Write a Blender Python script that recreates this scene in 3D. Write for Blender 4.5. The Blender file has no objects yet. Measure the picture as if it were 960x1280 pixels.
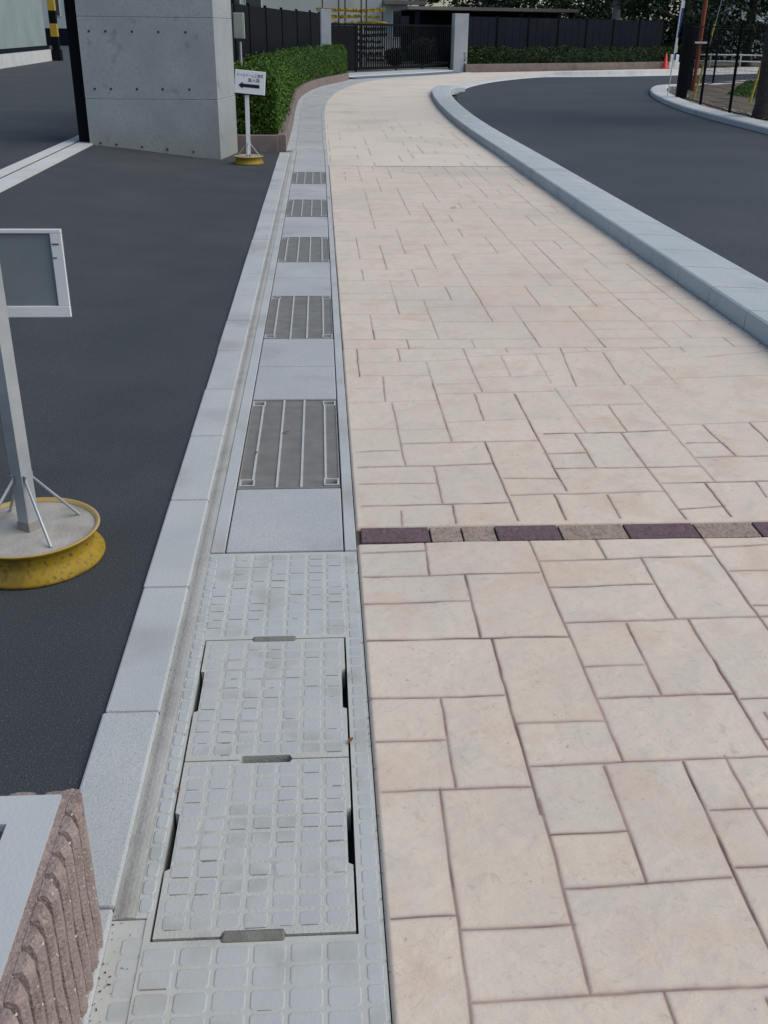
import bpy, bmesh, math, random
import numpy as np
from mathutils import Vector, Matrix
random.seed(11); rng = np.random.default_rng(5)
R_ = math.radians
scene = bpy.context.scene
COL = scene.collection

# ------------------------------------------------------------------ camera
cam_d = bpy.data.cameras.new('camera'); cam = bpy.data.objects.new('camera', cam_d); COL.objects.link(cam)
cam_d.sensor_fit = 'VERTICAL'; cam_d.sensor_height = 36.0; cam_d.lens = 1261.0 / 1280.0 * 36.0
cam_d.clip_start = 0.05; cam_d.clip_end = 2000
cx = Vector((0.99822653, -0.05853761, 0.01082354)); cy = -Vector((-0.01552622, -0.43153641, -0.90196189)); cz = -Vector((0.05746945, 0.90019424, -0.43167996))
M = Matrix((( cx.x, cy.x, cz.x, 0), (cx.y, cy.y, cz.y, 0), (cx.z, cy.z, cz.z, 1.55), (0, 0, 0, 1)))
cam.matrix_world = M
scene.camera = cam

# ------------------------------------------------------------------ light: pale overcast sky, one broad soft sun
SUN_EL, SUN_AZ = R_(48), R_(100)      # azimuth from +Y towards +X
w = bpy.data.worlds.new('World'); scene.world = w; w.use_nodes = True
nt = w.node_tree
bg = nt.nodes['Background']; sky = nt.nodes.new('ShaderNodeTexSky'); sky.sky_type = 'NISHITA'; sky.sun_disc = False
sky.sun_elevation = SUN_EL; sky.sun_rotation = SUN_AZ; sky.air_density = 1.0; sky.dust_density = 1.6; sky.ozone_density = 0.6
nt.links.new(sky.outputs[0], bg.inputs['Color']); bg.inputs['Strength'].default_value = 0.096
sd = bpy.data.lights.new('sun', 'SUN'); sd.energy = 1.4; sd.angle = R_(60); sd.color = (1.0, 0.95, 0.87)
so = bpy.data.objects.new('sun', sd); COL.objects.link(so)
so.rotation_euler = Vector((-math.sin(SUN_AZ) * math.cos(SUN_EL), -math.cos(SUN_AZ) * math.cos(SUN_EL), -math.sin(SUN_EL))).to_track_quat('-Z', 'Y').to_euler()
scene.view_settings.view_transform = 'Standard'; scene.view_settings.look = 'None'
scene.view_settings.exposure = 0.48; scene.view_settings.gamma = 1.0; scene.view_settings.use_curve_mapping = False

# ------------------------------------------------------------------ materials
def mat(name, c1, c2=None, scale=6.0, rough=0.85, bump=0.0, bscale=60.0, metal=0.0, c3=None, s3=1.0, t3=(0.55, 0.75), speck=None, sspeck=400.0, vor=False, detail=6.0, spec=0.3):
    """two-tone noise, an optional third tone in patches, fine specks, bump"""
    m = bpy.data.materials.new(name); m.use_nodes = True; t = m.node_tree; N = t.nodes; L = t.links
    b = N['Principled BSDF']; b.inputs['Roughness'].default_value = rough; b.inputs['Metallic'].default_value = metal
    b.inputs['Specular IOR Level'].default_value = spec
    geo = N.new('ShaderNodeNewGeometry'); pos = geo.outputs['Position']
    def noise(s, d=detail):
        n = N.new('ShaderNodeTexNoise'); n.inputs['Scale'].default_value = s; n.inputs['Detail'].default_value = d
        L.new(pos, n.inputs['Vector']); return n
    def mix(f, a, bb):
        x = N.new('ShaderNodeMix'); x.data_type = 'RGBA'
        L.new(f, x.inputs[0])
        for i, v in ((6, a), (7, bb)):
            if isinstance(v, tuple): x.inputs[i].default_value = (*v, 1)
            else: L.new(v, x.inputs[i])
        return x.outputs[2]
    def ramp(f, lo, hi):
        r = N.new('ShaderNodeMapRange'); r.inputs['From Min'].default_value = lo; r.inputs['From Max'].default_value = hi
        L.new(f, r.inputs['Value']); return r.outputs[0]
    col = c1
    if c2: col = mix(ramp(noise(scale).outputs[0], 0.3, 0.7), c1, c2)
    if c3: col = mix(ramp(noise(s3).outputs[0], *t3), col, c3)
    if speck:
        col = mix(ramp(noise(sspeck, 2).outputs[0], *((0.60, 0.70) if 'asphalt' in name else (0.52, 0.7))), col, speck)
    if isinstance(col, tuple): b.inputs['Base Color'].default_value = (*col, 1)
    else: L.new(col, b.inputs['Base Color'])
    if bump:
        bn = N.new('ShaderNodeBump'); bn.inputs['Strength'].default_value = 1.0; bn.inputs['Distance'].default_value = bump
        L.new(noise(bscale, 5).outputs[0], bn.inputs['Height']); L.new(bn.outputs[0], b.inputs['Normal'])
    m['tree'] = 1
    return m

MT = {}
MT['asphalt'] = mat('driveway_asphalt', (0.043, 0.052, 0.058), (0.056, 0.064, 0.070), 2.3, 0.86, 0.006, 260, c3=(0.070, 0.076, 0.079), s3=0.8, t3=(0.5, 0.8), speck=(0.125, 0.13, 0.13), sspeck=170)
MT['road'] = mat('road_asphalt', (0.040, 0.049, 0.058), (0.051, 0.060, 0.068), 0.8, 0.82, 0.004, 150, c3=(0.058, 0.066, 0.074), s3=0.35, t3=(0.5, 0.7), speck=(0.12, 0.125, 0.13), sspeck=110)
MT['conc'] = mat('precast_concrete', (0.41, 0.435, 0.435), (0.48, 0.50, 0.49), 3.0, 0.85, 0.0012, 220, c3=(0.34, 0.34, 0.315), s3=2.3, t3=(0.52, 0.72), speck=(0.27, 0.28, 0.28), sspeck=420)
MT['conc_slab'] = mat('slab_concrete', (0.375, 0.395, 0.40), (0.455, 0.47, 0.465), 2.2, 0.85, 0.001, 240, c3=(0.32, 0.325, 0.315), s3=2.6, t3=(0.55, 0.75), speck=(0.25, 0.26, 0.26), sspeck=300)
MT['conc_dirty'] = mat('gutter_mortar', (0.29, 0.285, 0.26), (0.38, 0.37, 0.335), 5.0, 0.9, 0.002, 160, c3=(0.22, 0.22, 0.19), s3=3.5, t3=(0.5, 0.8), speck=(0.18, 0.18, 0.16), sspeck=300)
MT['mortar_ridge'] = mat('mortar_fillet', (0.345, 0.345, 0.315), (0.41, 0.405, 0.37), 3.0, 0.9, 0.003, 90, c3=(0.30, 0.295, 0.26), s3=9.0, t3=(0.5, 0.75))
MT['pad'] = mat('dimple_pad', (0.395, 0.425, 0.42), (0.45, 0.475, 0.46), 5.0, 0.85, 0.0006, 200, c3=(0.345, 0.355, 0.325), s3=7.0, t3=(0.50, 0.75))
MT['groove'] = mat('dimple_groove', (0.42, 0.435, 0.40), (0.48, 0.49, 0.455), 9.0, 0.92, 0.001, 160, c3=(0.29, 0.285, 0.26), s3=7.0, t3=(0.58, 0.8))
MT['cover_pad'] = mat('cover_pad', (0.40, 0.42, 0.415), (0.455, 0.47, 0.455), 6.0, 0.88, 0.0008, 160, c3=(0.33, 0.33, 0.305), s3=8.0, t3=(0.52, 0.78))
MT['cover_groove'] = mat('cover_groove', (0.425, 0.435, 0.395), (0.475, 0.48, 0.44), 9.0, 0.92, 0.002, 160, c3=(0.22, 0.215, 0.19), s3=6.0, t3=(0.6, 0.8))
MT['grime'] = mat('dark_grime', (0.16, 0.16, 0.145), (0.25, 0.245, 0.225), 40, 0.95)
MT['plug'] = mat('slot_plug_grime', (0.15, 0.15, 0.125), (0.22, 0.22, 0.19), 30, 0.95, 0.002, 150)
MT['ramp'] = mat('ramp_dark_concrete', (0.11, 0.13, 0.145), (0.15, 0.17, 0.18), 1.2, 0.85)
MT['faintjoint'] = mat('faint_joint', (0.38, 0.32, 0.27), (0.46, 0.40, 0.34), 9, 0.9)
MT['kerb'] = mat('kerb_concrete', (0.41, 0.455, 0.465), (0.47, 0.505, 0.505), 1.6, 0.85, 0.0014, 120, c3=(0.35, 0.385, 0.39), s3=2.6, t3=(0.56, 0.74), speck=(0.22, 0.24, 0.25), sspeck=260)
MT['kerb_white'] = mat('new_kerb_concrete', (0.50, 0.52, 0.51), (0.58, 0.58, 0.56), 2.0, 0.85, 0.001, 160, c3=(0.40, 0.40, 0.38), s3=1.2, t3=(0.55, 0.8))
MT['wall'] = mat('fairfaced_concrete', (0.255, 0.285, 0.30), (0.325, 0.35, 0.355), 1.8, 0.8, 0.001, 60, c3=(0.17, 0.19, 0.195), s3=4.2, t3=(0.62, 0.74), speck=(0.25, 0.275, 0.28), sspeck=30)
MT['wall_moss'] = mat('concrete_foot_with_algae', (0.245, 0.265, 0.235), (0.30, 0.31, 0.28), 2.6, 0.85, 0.0015, 90, c3=(0.20, 0.215, 0.15), s3=2.3, t3=(0.45, 0.7))
MT['pier'] = mat('pier_concrete', (0.33, 0.36, 0.37), (0.41, 0.43, 0.43), 2.0, 0.8, 0.001, 120)
MT['dark'] = mat('channel_dark', (0.03, 0.03, 0.03), (0.05, 0.05, 0.045), 8, 0.9)
MT['hole'] = mat('tie_hole', (0.035, 0.04, 0.04), (0.06, 0.06, 0.06), 20, 0.9)
MT['grate'] = mat('galvanised_grating', (0.225, 0.22, 0.20), (0.29, 0.28, 0.255), 14, 0.6, 0.0, metal=0.1, c3=(0.21, 0.20, 0.175), s3=5.0, t3=(0.55, 0.8))
MT['bar'] = mat('bearing_bar_steel', (0.43, 0.44, 0.42), (0.52, 0.52, 0.49), 18, 0.5, metal=0.05)
MT['white'] = mat('white_paint', (0.66, 0.68, 0.68), (0.74, 0.75, 0.74), 5, 0.6, c3=(0.52, 0.52, 0.49), s3=6, t3=(0.62, 0.85))
MT['white_face'] = mat('sign_face_white', (0.80, 0.82, 0.82), (0.84, 0.85, 0.85), 4, 0.45)
MT['ink'] = mat('black_lettering', (0.012, 0.014, 0.02), None, 1, 0.5)
MT['signback'] = mat('sheet_back_grey', (0.16, 0.19, 0.205), (0.20, 0.23, 0.24), 6, 0.6)
MT['alu'] = mat('galvanised_tube', (0.36, 0.38, 0.40), (0.46, 0.48, 0.49), 12, 0.42, metal=0.45, c3=(0.28, 0.29, 0.30), s3=6, t3=(0.55, 0.8))
MT['yellow'] = mat('ochre_rim_paint', (0.27, 0.175, 0.010), (0.32, 0.215, 0.014), 7, 0.65, 0.0008, 90, c3=(0.16, 0.105, 0.025), s3=9, t3=(0.54, 0.74), speck=(0.15, 0.10, 0.035), sspeck=70)
MT['rim_lip'] = mat('faded_rim_lip', (0.36, 0.24, 0.055), (0.43, 0.32, 0.15), 8, 0.6, c3=(0.33, 0.22, 0.09), s3=12, t3=(0.55, 0.78))
MT['fill'] = mat('rim_mortar_fill', (0.33, 0.31, 0.27), (0.42, 0.40, 0.36), 11, 0.9, 0.003, 90, c3=(0.25, 0.225, 0.18), s3=7, t3=(0.5, 0.75))
MT['block'] = mat('ribbed_block', (0.25, 0.19, 0.17), (0.33, 0.26, 0.235), 22, 0.95, 0.006, 140, c3=(0.19, 0.14, 0.125), s3=16, t3=(0.5, 0.75), speck=(0.36, 0.31, 0.28), sspeck=190)
MT['chip'] = mat('pale_stone_chip', (0.72, 0.70, 0.68), None, 1, 0.35, spec=0.7)
MT['cap'] = mat('cap_mortar', (0.40, 0.43, 0.44), (0.47, 0.49, 0.49), 3, 0.8, 0.001, 140, c3=(0.35, 0.37, 0.37), s3=5, t3=(0.55, 0.8))
MT['soil'] = mat('soil', (0.060, 0.045, 0.032), (0.105, 0.085, 0.062), 5, 0.95, 0.02, 40)
MT['sand'] = mat('sandy_soil', (0.115, 0.095, 0.068), (0.18, 0.15, 0.11), 3, 0.95, 0.02, 30, c3=(0.07, 0.06, 0.045), s3=1.5, t3=(0.48, 0.65))
MT['earth'] = mat('open_ground', (0.08, 0.08, 0.065), (0.12, 0.115, 0.095), 0.6, 0.95)
MT['brickcope'] = mat('planter_coping', (0.17, 0.135, 0.125), (0.22, 0.175, 0.16), 6, 0.85, 0.002, 60, c3=(0.135, 0.105, 0.10), s3=2.0, t3=(0.5, 0.75))
MT['blackmetal'] = mat('black_powder_coat', (0.0045, 0.0055, 0.0075), (0.007, 0.008, 0.011), 3, 0.7, spec=0.08)
MT['slate'] = mat('blue_black_panel_and_shade', (0.006, 0.008, 0.015), (0.010, 0.012, 0.021), 1.5, 0.75, spec=0.08)  # fence panels; also painted shade at the far sign and shelter back
MT['box'] = mat('beige_meter_box', (0.30, 0.33, 0.29), (0.35, 0.38, 0.33), 5, 0.6)
MT['hoard'] = mat('pale_hoarding_steel', (0.25, 0.31, 0.31), (0.31, 0.37, 0.37), 0.8, 0.55)
MT['stripeY'] = mat('stripe_yellow', (0.40, 0.28, 0.03), None, 1, 0.5)
MT['render'] = mat('cream_render', (0.46, 0.49, 0.45), (0.54, 0.56, 0.52), 0.5, 0.85)
MT['render2'] = mat('blue_grey_cladding', (0.42, 0.47, 0.47), (0.48, 0.53, 0.52), 0.6, 0.8)
MT['roof'] = mat('shelter_roof', (0.17, 0.155, 0.14), (0.22, 0.20, 0.18), 0.9, 0.8)
MT['glass'] = mat('dark_window_glass', (0.03, 0.035, 0.045), None, 1, 0.15, spec=0.6)
MT['orange'] = mat('orange_red_paint', (0.27, 0.055, 0.025), (0.22, 0.045, 0.025), 5, 0.5)
MT['conered'] = mat('cone_red', (0.60, 0.045, 0.03), None, 1, 0.5)
MT['gyellow'] = mat('guard_yellow', (0.50, 0.34, 0.05), (0.58, 0.42, 0.10), 6, 0.5)
MT['blue'] = mat('banner_blue', (0.04, 0.08, 0.26), None, 1, 0.6)
MT['bark'] = mat('bark', (0.055, 0.047, 0.042), (0.085, 0.075, 0.068), 9, 0.95, 0.02, 25)
MT['bark_pale'] = mat('pale_bark', (0.13, 0.14, 0.145), (0.18, 0.185, 0.185), 6, 0.95, 0.01, 25)
def leafmat(name, c1, c2, c3):
    m = mat(name, c1, c2, 1.6, 0.6, c3=c3, s3=7.0, t3=(0.5, 0.72), spec=0.12)
    b = m.node_tree.nodes['Principled BSDF']
    b.inputs['Subsurface Weight'].default_value = 0.0
    return m
MT['leaf'] = leafmat('hedge_leaf', (0.042, 0.10, 0.018), (0.072, 0.145, 0.026), (0.12, 0.17, 0.036))
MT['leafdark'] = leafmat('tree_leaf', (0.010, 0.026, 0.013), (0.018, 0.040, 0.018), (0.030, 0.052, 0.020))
MT['leafhedge2'] = leafmat('far_hedge_leaf', (0.020, 0.046, 0.014), (0.034, 0.064, 0.020), (0.050, 0.055, 0.026))
MT['grass'] = leafmat('grass_blade', (0.04, 0.10, 0.02), (0.06, 0.13, 0.03), (0.10, 0.14, 0.05))
MT['deadleaf'] = mat('dead_leaf', (0.16, 0.045, 0.03), (0.22, 0.09, 0.05), 60, 0.8)
MT['chalk'] = mat('yellow_green_spray_mark', (0.48, 0.60, 0.25), (0.50, 0.58, 0.38), 20, 0.8)
MT['bandD'] = mat('band_stone_purple', (0.110, 0.070, 0.078), (0.155, 0.105, 0.112), 30, 0.9, 0.007, 60, c3=(0.20, 0.15, 0.15), s3=22, t3=(0.58, 0.8))
MT['bandT'] = mat('band_stone_tan', (0.27, 0.215, 0.165), (0.36, 0.29, 0.23), 26, 0.92, 0.009, 65, c3=(0.19, 0.15, 0.125), s3=24, t3=(0.52, 0.72))
MT['grout'] = mat('band_grout', (0.075, 0.052, 0.048), (0.11, 0.08, 0.072), 20, 0.95)

def stamped_material():
    m = bpy.data.materials.new('stamped_concrete'); m.use_nodes = True; t = m.node_tree; N = t.nodes; L = t.links
    b = N['Principled BSDF']; b.inputs['Roughness'].default_value = 0.72; b.inputs['Specular IOR Level'].default_value = 0.25
    geo = N.new('ShaderNodeNewGeometry'); pos = geo.outputs['Position']
    at = N.new('ShaderNodeAttribute'); at.attribute_name = 'joint'
    sep = N.new('ShaderNodeSeparateColor'); L.new(at.outputs['Color'], sep.inputs[0])
    def noise(s, d=6, dist=0.0):
        n = N.new('ShaderNodeTexNoise'); n.inputs['Scale'].default_value = s; n.inputs['Detail'].default_value = d; n.inputs['Distortion'].default_value = dist
        L.new(pos, n.inputs['Vector']); return n.outputs[0]
    def ramp(f, lo, hi, a=0.0, z=1.0):
        r = N.new('ShaderNodeMapRange'); r.inputs['From Min'].default_value = lo; r.inputs['From Max'].default_value = hi
        r.inputs['To Min'].default_value = a; r.inputs['To Max'].default_value = z; L.new(f, r.inputs['Value']); return r.outputs[0]
    def mix(f, a, bb):
        x = N.new('ShaderNodeMix'); x.data_type = 'RGBA'; L.new(f, x.inputs[0])
        for i, v in ((6, a), (7, bb)):
            if isinstance(v, tuple): x.inputs[i].default_value = (*v, 1)
            else: L.new(v, x.inputs[i])
        return x.outputs[2]
    def mul(a, bb):
        x = N.new('ShaderNodeMath'); x.operation = 'MULTIPLY'; L.new(a, x.inputs[0])
        if isinstance(bb, float): x.inputs[1].default_value = bb
        else: L.new(bb, x.inputs[1])
        return x.outputs[0]
    col = mix(ramp(noise(1.1), 0.35, 0.65), SW1, SW2)
    col = mix(mul(ramp(noise(0.45, 5, 0.3), 0.5, 0.68), 0.55), col, (0.45, 0.435, 0.39))   # dull grey patches
    col = mix(mul(ramp(noise(4.5, 6, 0.6), 0.52, 0.72), 0.70), col, SW3)                 # warm stain
    col = mix(mul(ramp(noise(7.5, 8, 0.4), 0.52, 0.78), 0.50), col, SW4)                # grey grime
    col = mix(mul(ramp(noise(38, 4), 0.5, 0.8), 0.30), col, SW5)                        # mottling
    col = mix(mul(ramp(noise(21, 3, 2.5), 0.60, 0.70), 0.25), col, (0.34, 0.255, 0.21))  # slate creases
    col = mix(mul(ramp(noise(300, 2), 0.55, 0.72), 0.30), col, (0.30, 0.25, 0.21))
    col = mix(mul(ramp(noise(48, 2), 0.73, 0.76), 0.4), col, (0.17, 0.14, 0.12))   # specks of dirt
    col = mix(mul(sep.outputs[1], ramp(noise(5), 0.3, 0.7, 0.35, 0.9)), col, (0.38, 0.265, 0.225))
    col = mix(ramp(at.outputs['Alpha'], 0.55, 1.0, 0.0, 0.20), col, SW3)                # stone to stone pigment
    col = mix(ramp(at.outputs['Alpha'], 0.45, 0.0, 0.0, 0.15), col, SW4)
    jc = mix(sep.outputs[2], (0.31, 0.21, 0.18), (0.075, 0.053, 0.047))
    col = mix(sep.outputs[0], col, jc)
    L.new(col, b.inputs['Base Color'])
    bn = N.new('ShaderNodeBump'); bn.inputs['Distance'].default_value = 0.0032; bn.inputs['Strength'].default_value = 1.0
    ad = N.new('ShaderNodeMath'); ad.operation = 'ADD'; L.new(noise(9, 5, 1.2), ad.inputs[0]); L.new(mul(noise(70, 4), 0.22), ad.inputs[1])
    L.new(ad.outputs[0], bn.inputs['Height']); L.new(bn.outputs[0], b.inputs['Normal'])
    return m
SW1, SW2 = (0.625, 0.54, 0.436), (0.675, 0.59, 0.48)
SW3, SW4, SW5 = (0.59, 0.44, 0.335), (0.47, 0.45, 0.40), (0.52, 0.45, 0.38)
MT['stamped'] = stamped_material()
MT['plainwalk'] = mat('broom_finished_concrete', (0.625, 0.56, 0.465), (0.675, 0.605, 0.505), 0.6, 0.85, 0.0, 120, c3=(0.50, 0.46, 0.39), s3=0.7, t3=(0.5, 0.75))

# ------------------------------------------------------------------ mesh helpers
class MB:
    """collects vertices and faces in world coordinates; build() links them as ONE mesh object"""
    def __init__(s): s.v = []; s.f = []; s.m = []; s.smooth = []
    def add(s, vs, fs, mi=0, sm=False):
        o = len(s.v); s.v += [tuple(v) for v in vs]
        for f in fs: s.f.append([o + i for i in f]); s.m.append(mi); s.smooth.append(sm)
        return s
    def box(s, x0, x1, y0, y1, z0, z1, mi=0, bev=0.0, mat4=None):
        if bev <= 0:
            vs = [(x, y, z) for z in (z0, z1) for y in (y0, y1) for x in (x0, x1)]
            fs = [(0, 2, 3, 1), (4, 5, 7, 6), (0, 1, 5, 4), (2, 6, 7, 3), (0, 4, 6, 2), (1, 3, 7, 5)]
        else:
            bm = bmesh.new(); bmesh.ops.create_cube(bm, size=1)
            bmesh.ops.scale(bm, vec=(x1 - x0, y1 - y0, z1 - z0), verts=bm.verts)
            bmesh.ops.translate(bm, vec=((x0 + x1) / 2, (y0 + y1) / 2, (z0 + z1) / 2), verts=bm.verts)
            bmesh.ops.bevel(bm, geom=bm.edges[:], offset=bev, segments=2, affect='EDGES', profile=0.5)
            bm.verts.index_update(); vs = [v.co.copy() for v in bm.verts]; fs = [[v.index for v in f.verts] for f in bm.faces]; bm.free()
        if mat4 is not None: vs = [mat4 @ Vector(v) for v in vs]
        return s.add(vs, fs, mi)
    def prism(s, pts, z0, z1, mi=0, mis=None):
        n = len(pts); a = sum(pts[i][0] * pts[(i + 1) % n][1] - pts[(i + 1) % n][0] * pts[i][1] for i in range(n))
        if a < 0: pts = pts[::-1]
        vs = [(x, y, z0) for x, y in pts] + [(x, y, z1) for x, y in pts]
        s.add(vs, [list(range(n))[::-1], list(range(n, 2 * n))], mi)
        s.add(vs, [(i, (i + 1) % n, n + (i + 1) % n, n + i) for i in range(n)], mi if mis is None else mis)
        return s
    def sheet(s, pts, z, mi=0):
        bm = bmesh.new(); f = bm.faces.new([bm.verts.new((x, y, z)) for x, y in pts])
        if f.normal.z < 0 or f.calc_area() and (f.normal_update() or f.normal.z < 0): f.normal_flip()
        bmesh.ops.triangulate(bm, faces=bm.faces[:]); bm.verts.index_update()
        s.add([v.co.copy() for v in bm.verts], [[v.index for v in q.verts] for q in bm.faces], mi); bm.free(); return s
    def tube(s, pts, rad, n=8, mi=0, caps=True, sm=True, rot=0.0):
        pts = [Vector(p) for p in pts]; rads = rad if isinstance(rad, (list, tuple)) else [rad] * len(pts)
        rings = []; up = None
        for i, p in enumerate(pts):
            d = (pts[min(i + 1, len(pts) - 1)] - pts[max(i - 1, 0)]).normalized()
            a = Vector((0, 0, 1)) if abs(d.z) < 0.9 else Vector((1, 0, 0))
            u = d.cross(a).normalized(); v = d.cross(u)
            rings.append([p + rads[i] * (math.cos(rot + 2 * math.pi * k / n) * u + math.sin(rot + 2 * math.pi * k / n) * v) for k in range(n)])
        vs = [q for r in rings for q in r]; fs = []
        for i in range(len(pts) - 1):
            for k in range(n): fs.append((i * n + k, i * n + (k + 1) % n, (i + 1) * n + (k + 1) % n, (i + 1) * n + k))
        s.add(vs, fs, mi, sm)
        if caps: s.add(rings[0], [list(range(n))], mi); s.add(rings[-1], [list(range(n))[::-1]], mi)
        return s
    def lathe(s, prof, cx, cy, z0=0, n=48, mi=0):
        vs = []; fs = []
        for r, z in prof:
            for k in range(n): vs.append((cx + r * math.cos(2 * math.pi * k / n), cy + r * math.sin(2 * math.pi * k / n), z0 + z))
        for i in range(len(prof) - 1):
            for k in range(n): fs.append((i * n + k, i * n + (k + 1) % n, (i + 1) * n + (k + 1) % n, (i + 1) * n + k))
        return s.add(vs, fs, mi, True)
    def sweep(s, prof_a, path, closed_prof=False, mi=0, caps=True, fn=None):
        """prof_a: (offset to the path's right, height) points; path: (x, y) points"""
        P = [Vector((p[0], p[1])) for p in path]; rings = []
        for i, p in enumerate(P):
            d = (P[min(i + 1, len(P) - 1)] - P[max(i - 1, 0)]).normalized(); nrm = Vector((d.y, -d.x))
            rings.append([(p.x + nrm.x * a, p.y + nrm.y * a, z * (fn(i) if fn else 1)) for a, z in prof_a])
        m = len(prof_a); vs = [q for r in rings for q in r]; fs = []
        for i in range(len(P) - 1):
            for k in range(m if closed_prof else m - 1):
                fs.append((i * m + k, (i + 1) * m + k, (i + 1) * m + (k + 1) % m, i * m + (k + 1) % m))
        s.add(vs, fs, mi)
        if caps: s.add(rings[0], [list(range(m))], mi); s.add(rings[-1], [list(range(m))[::-1]], mi)
        return s
    def build(s, name, mats, parent=None, org=None):
        if not isinstance(mats, (list, tuple)): mats = [mats]
        o3 = Vector((0, 0, 0))
        if parent is not None:
            q = parent
            while q is not None: o3 = o3 + q.location; q = q.parent
        elif org is not None: o3 = Vector(org)
        me = bpy.data.meshes.new(name)
        me.from_pydata([tuple(Vector(v) - o3) for v in s.v], [], s.f)
        for q in mats: me.materials.append(MT[q] if isinstance(q, str) else q)
        me.polygons.foreach_set('material_index', s.m); me.polygons.foreach_set('use_smooth', s.smooth)
        me.update()
        o = bpy.data.objects.new(name, me); COL.objects.link(o)
        if parent is not None: o.parent = parent
        elif org is not None: o.location = org
        return o

def tag(o, label=None, cat=None, group=None, kind=None):
    if label: o['label'] = label
    if cat: o['category'] = cat
    if group: o['group'] = group
    if kind: o['kind'] = kind
    return o
def thing(name, label, cat, loc=(0, 0, 0), group=None):
    o = bpy.data.objects.new(name, None); o.empty_display_size = 0.2; COL.objects.link(o); o.location = loc
    return tag(o, label, cat, group)
def struct(o): o['kind'] = 'structure'; return o
def copy_tree(o, parent=None):
    c = o.copy(); COL.objects.link(c)
    if parent: c.parent = parent
    for ch in [k for k in bpy.data.objects if k.parent == o]: copy_tree(ch, c)
    return c
def lerp(a, b, t): return tuple(x + (y - x) * t for x, y in zip(a, b))
def resample(path, step):
    P = [Vector(p) for p in path]; out = [P[0]]; acc = 0
    for a, b in zip(P, P[1:]):
        l = (b - a).length; d = step - acc
        while d <= l: out.append(a + (b - a) * (d / l)); d += step
        acc = l - (d - step)
    out.append(P[-1]); return [tuple(p) for p in out]
def smoothpath(path, n=6):
    P = [Vector(p) for p in path]; out = []
    for i in range(len(P) - 1):
        p0 = P[max(i - 1, 0)]; p1 = P[i]; p2 = P[i + 1]; p3 = P[min(i + 2, len(P) - 1)]
        for k in range(n):
            t = k / n
            out.append(tuple(0.5 * ((2 * p1) + (p2 - p0) * t + (2 * p0 - 5 * p1 + 4 * p2 - p3) * t * t + (3 * p1 - p0 - 3 * p2 + p3) * t ** 3)))
    out.append(tuple(P[-1])); return out
def zd(x):      # the driveway climbs gently to the left
    t = max(0.0, min(1.0, (-1.15 - x) / 1.85)); return 0.19 * (t - 0.12 * math.sin(2 * math.pi * t) / (2 * math.pi) * 2)

# ================================================================== THE GROUND
struct(MB().sheet([(-400, -60), (400, -60), (400, 700), (-400, 700)], -0.16).build('ground', 'earth'))

# driveway on the left
g = MB(); xs = [-0.563, -0.8, -1.0, -1.15] + [-1.15 - 1.85 * k / 10 for k in range(1, 11)] + [-4, -8, -16, -40]
ys = [-6, 0, 4, 8, 12, 16, 20, 30, 45, 90]
vs = [(x, y, zd(x) - 0.006) for y in ys for x in xs]; n = len(xs)
g.add(vs, [(j * n + i, (j + 1) * n + i, (j + 1) * n + i + 1, j * n + i + 1) for j in range(len(ys) - 1) for i in range(n - 1) if not (ys[j] >= 16 and xs[i] > -1.2 and i < 3)], 0, True)
g.f = [f[::-1] for f in g.f] if False else g.f
struct(g.build('driveway', 'asphalt'))

# road on the right
kerb_out = smoothpath([(2.94, -4), (2.94, 4), (2.95, 8), (2.99, 11.5), (3.07, 14.5), (3.15, 17.6), (3.2, 21.2), (3.34, 25.8), (3.62, 28.6), (4.0, 31.0), (4.81, 34.3), (6.13, 37.8), (7.92, 41.0), (9.04, 42.2), (11.4, 43.0), (14.87, 45.05), (22, 49.5), (34, 56), (60, 68)], 5)
struct(MB().sheet(kerb_out + [(90, 68), (90, -4)], -0.05).build('road', 'road'))

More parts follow.
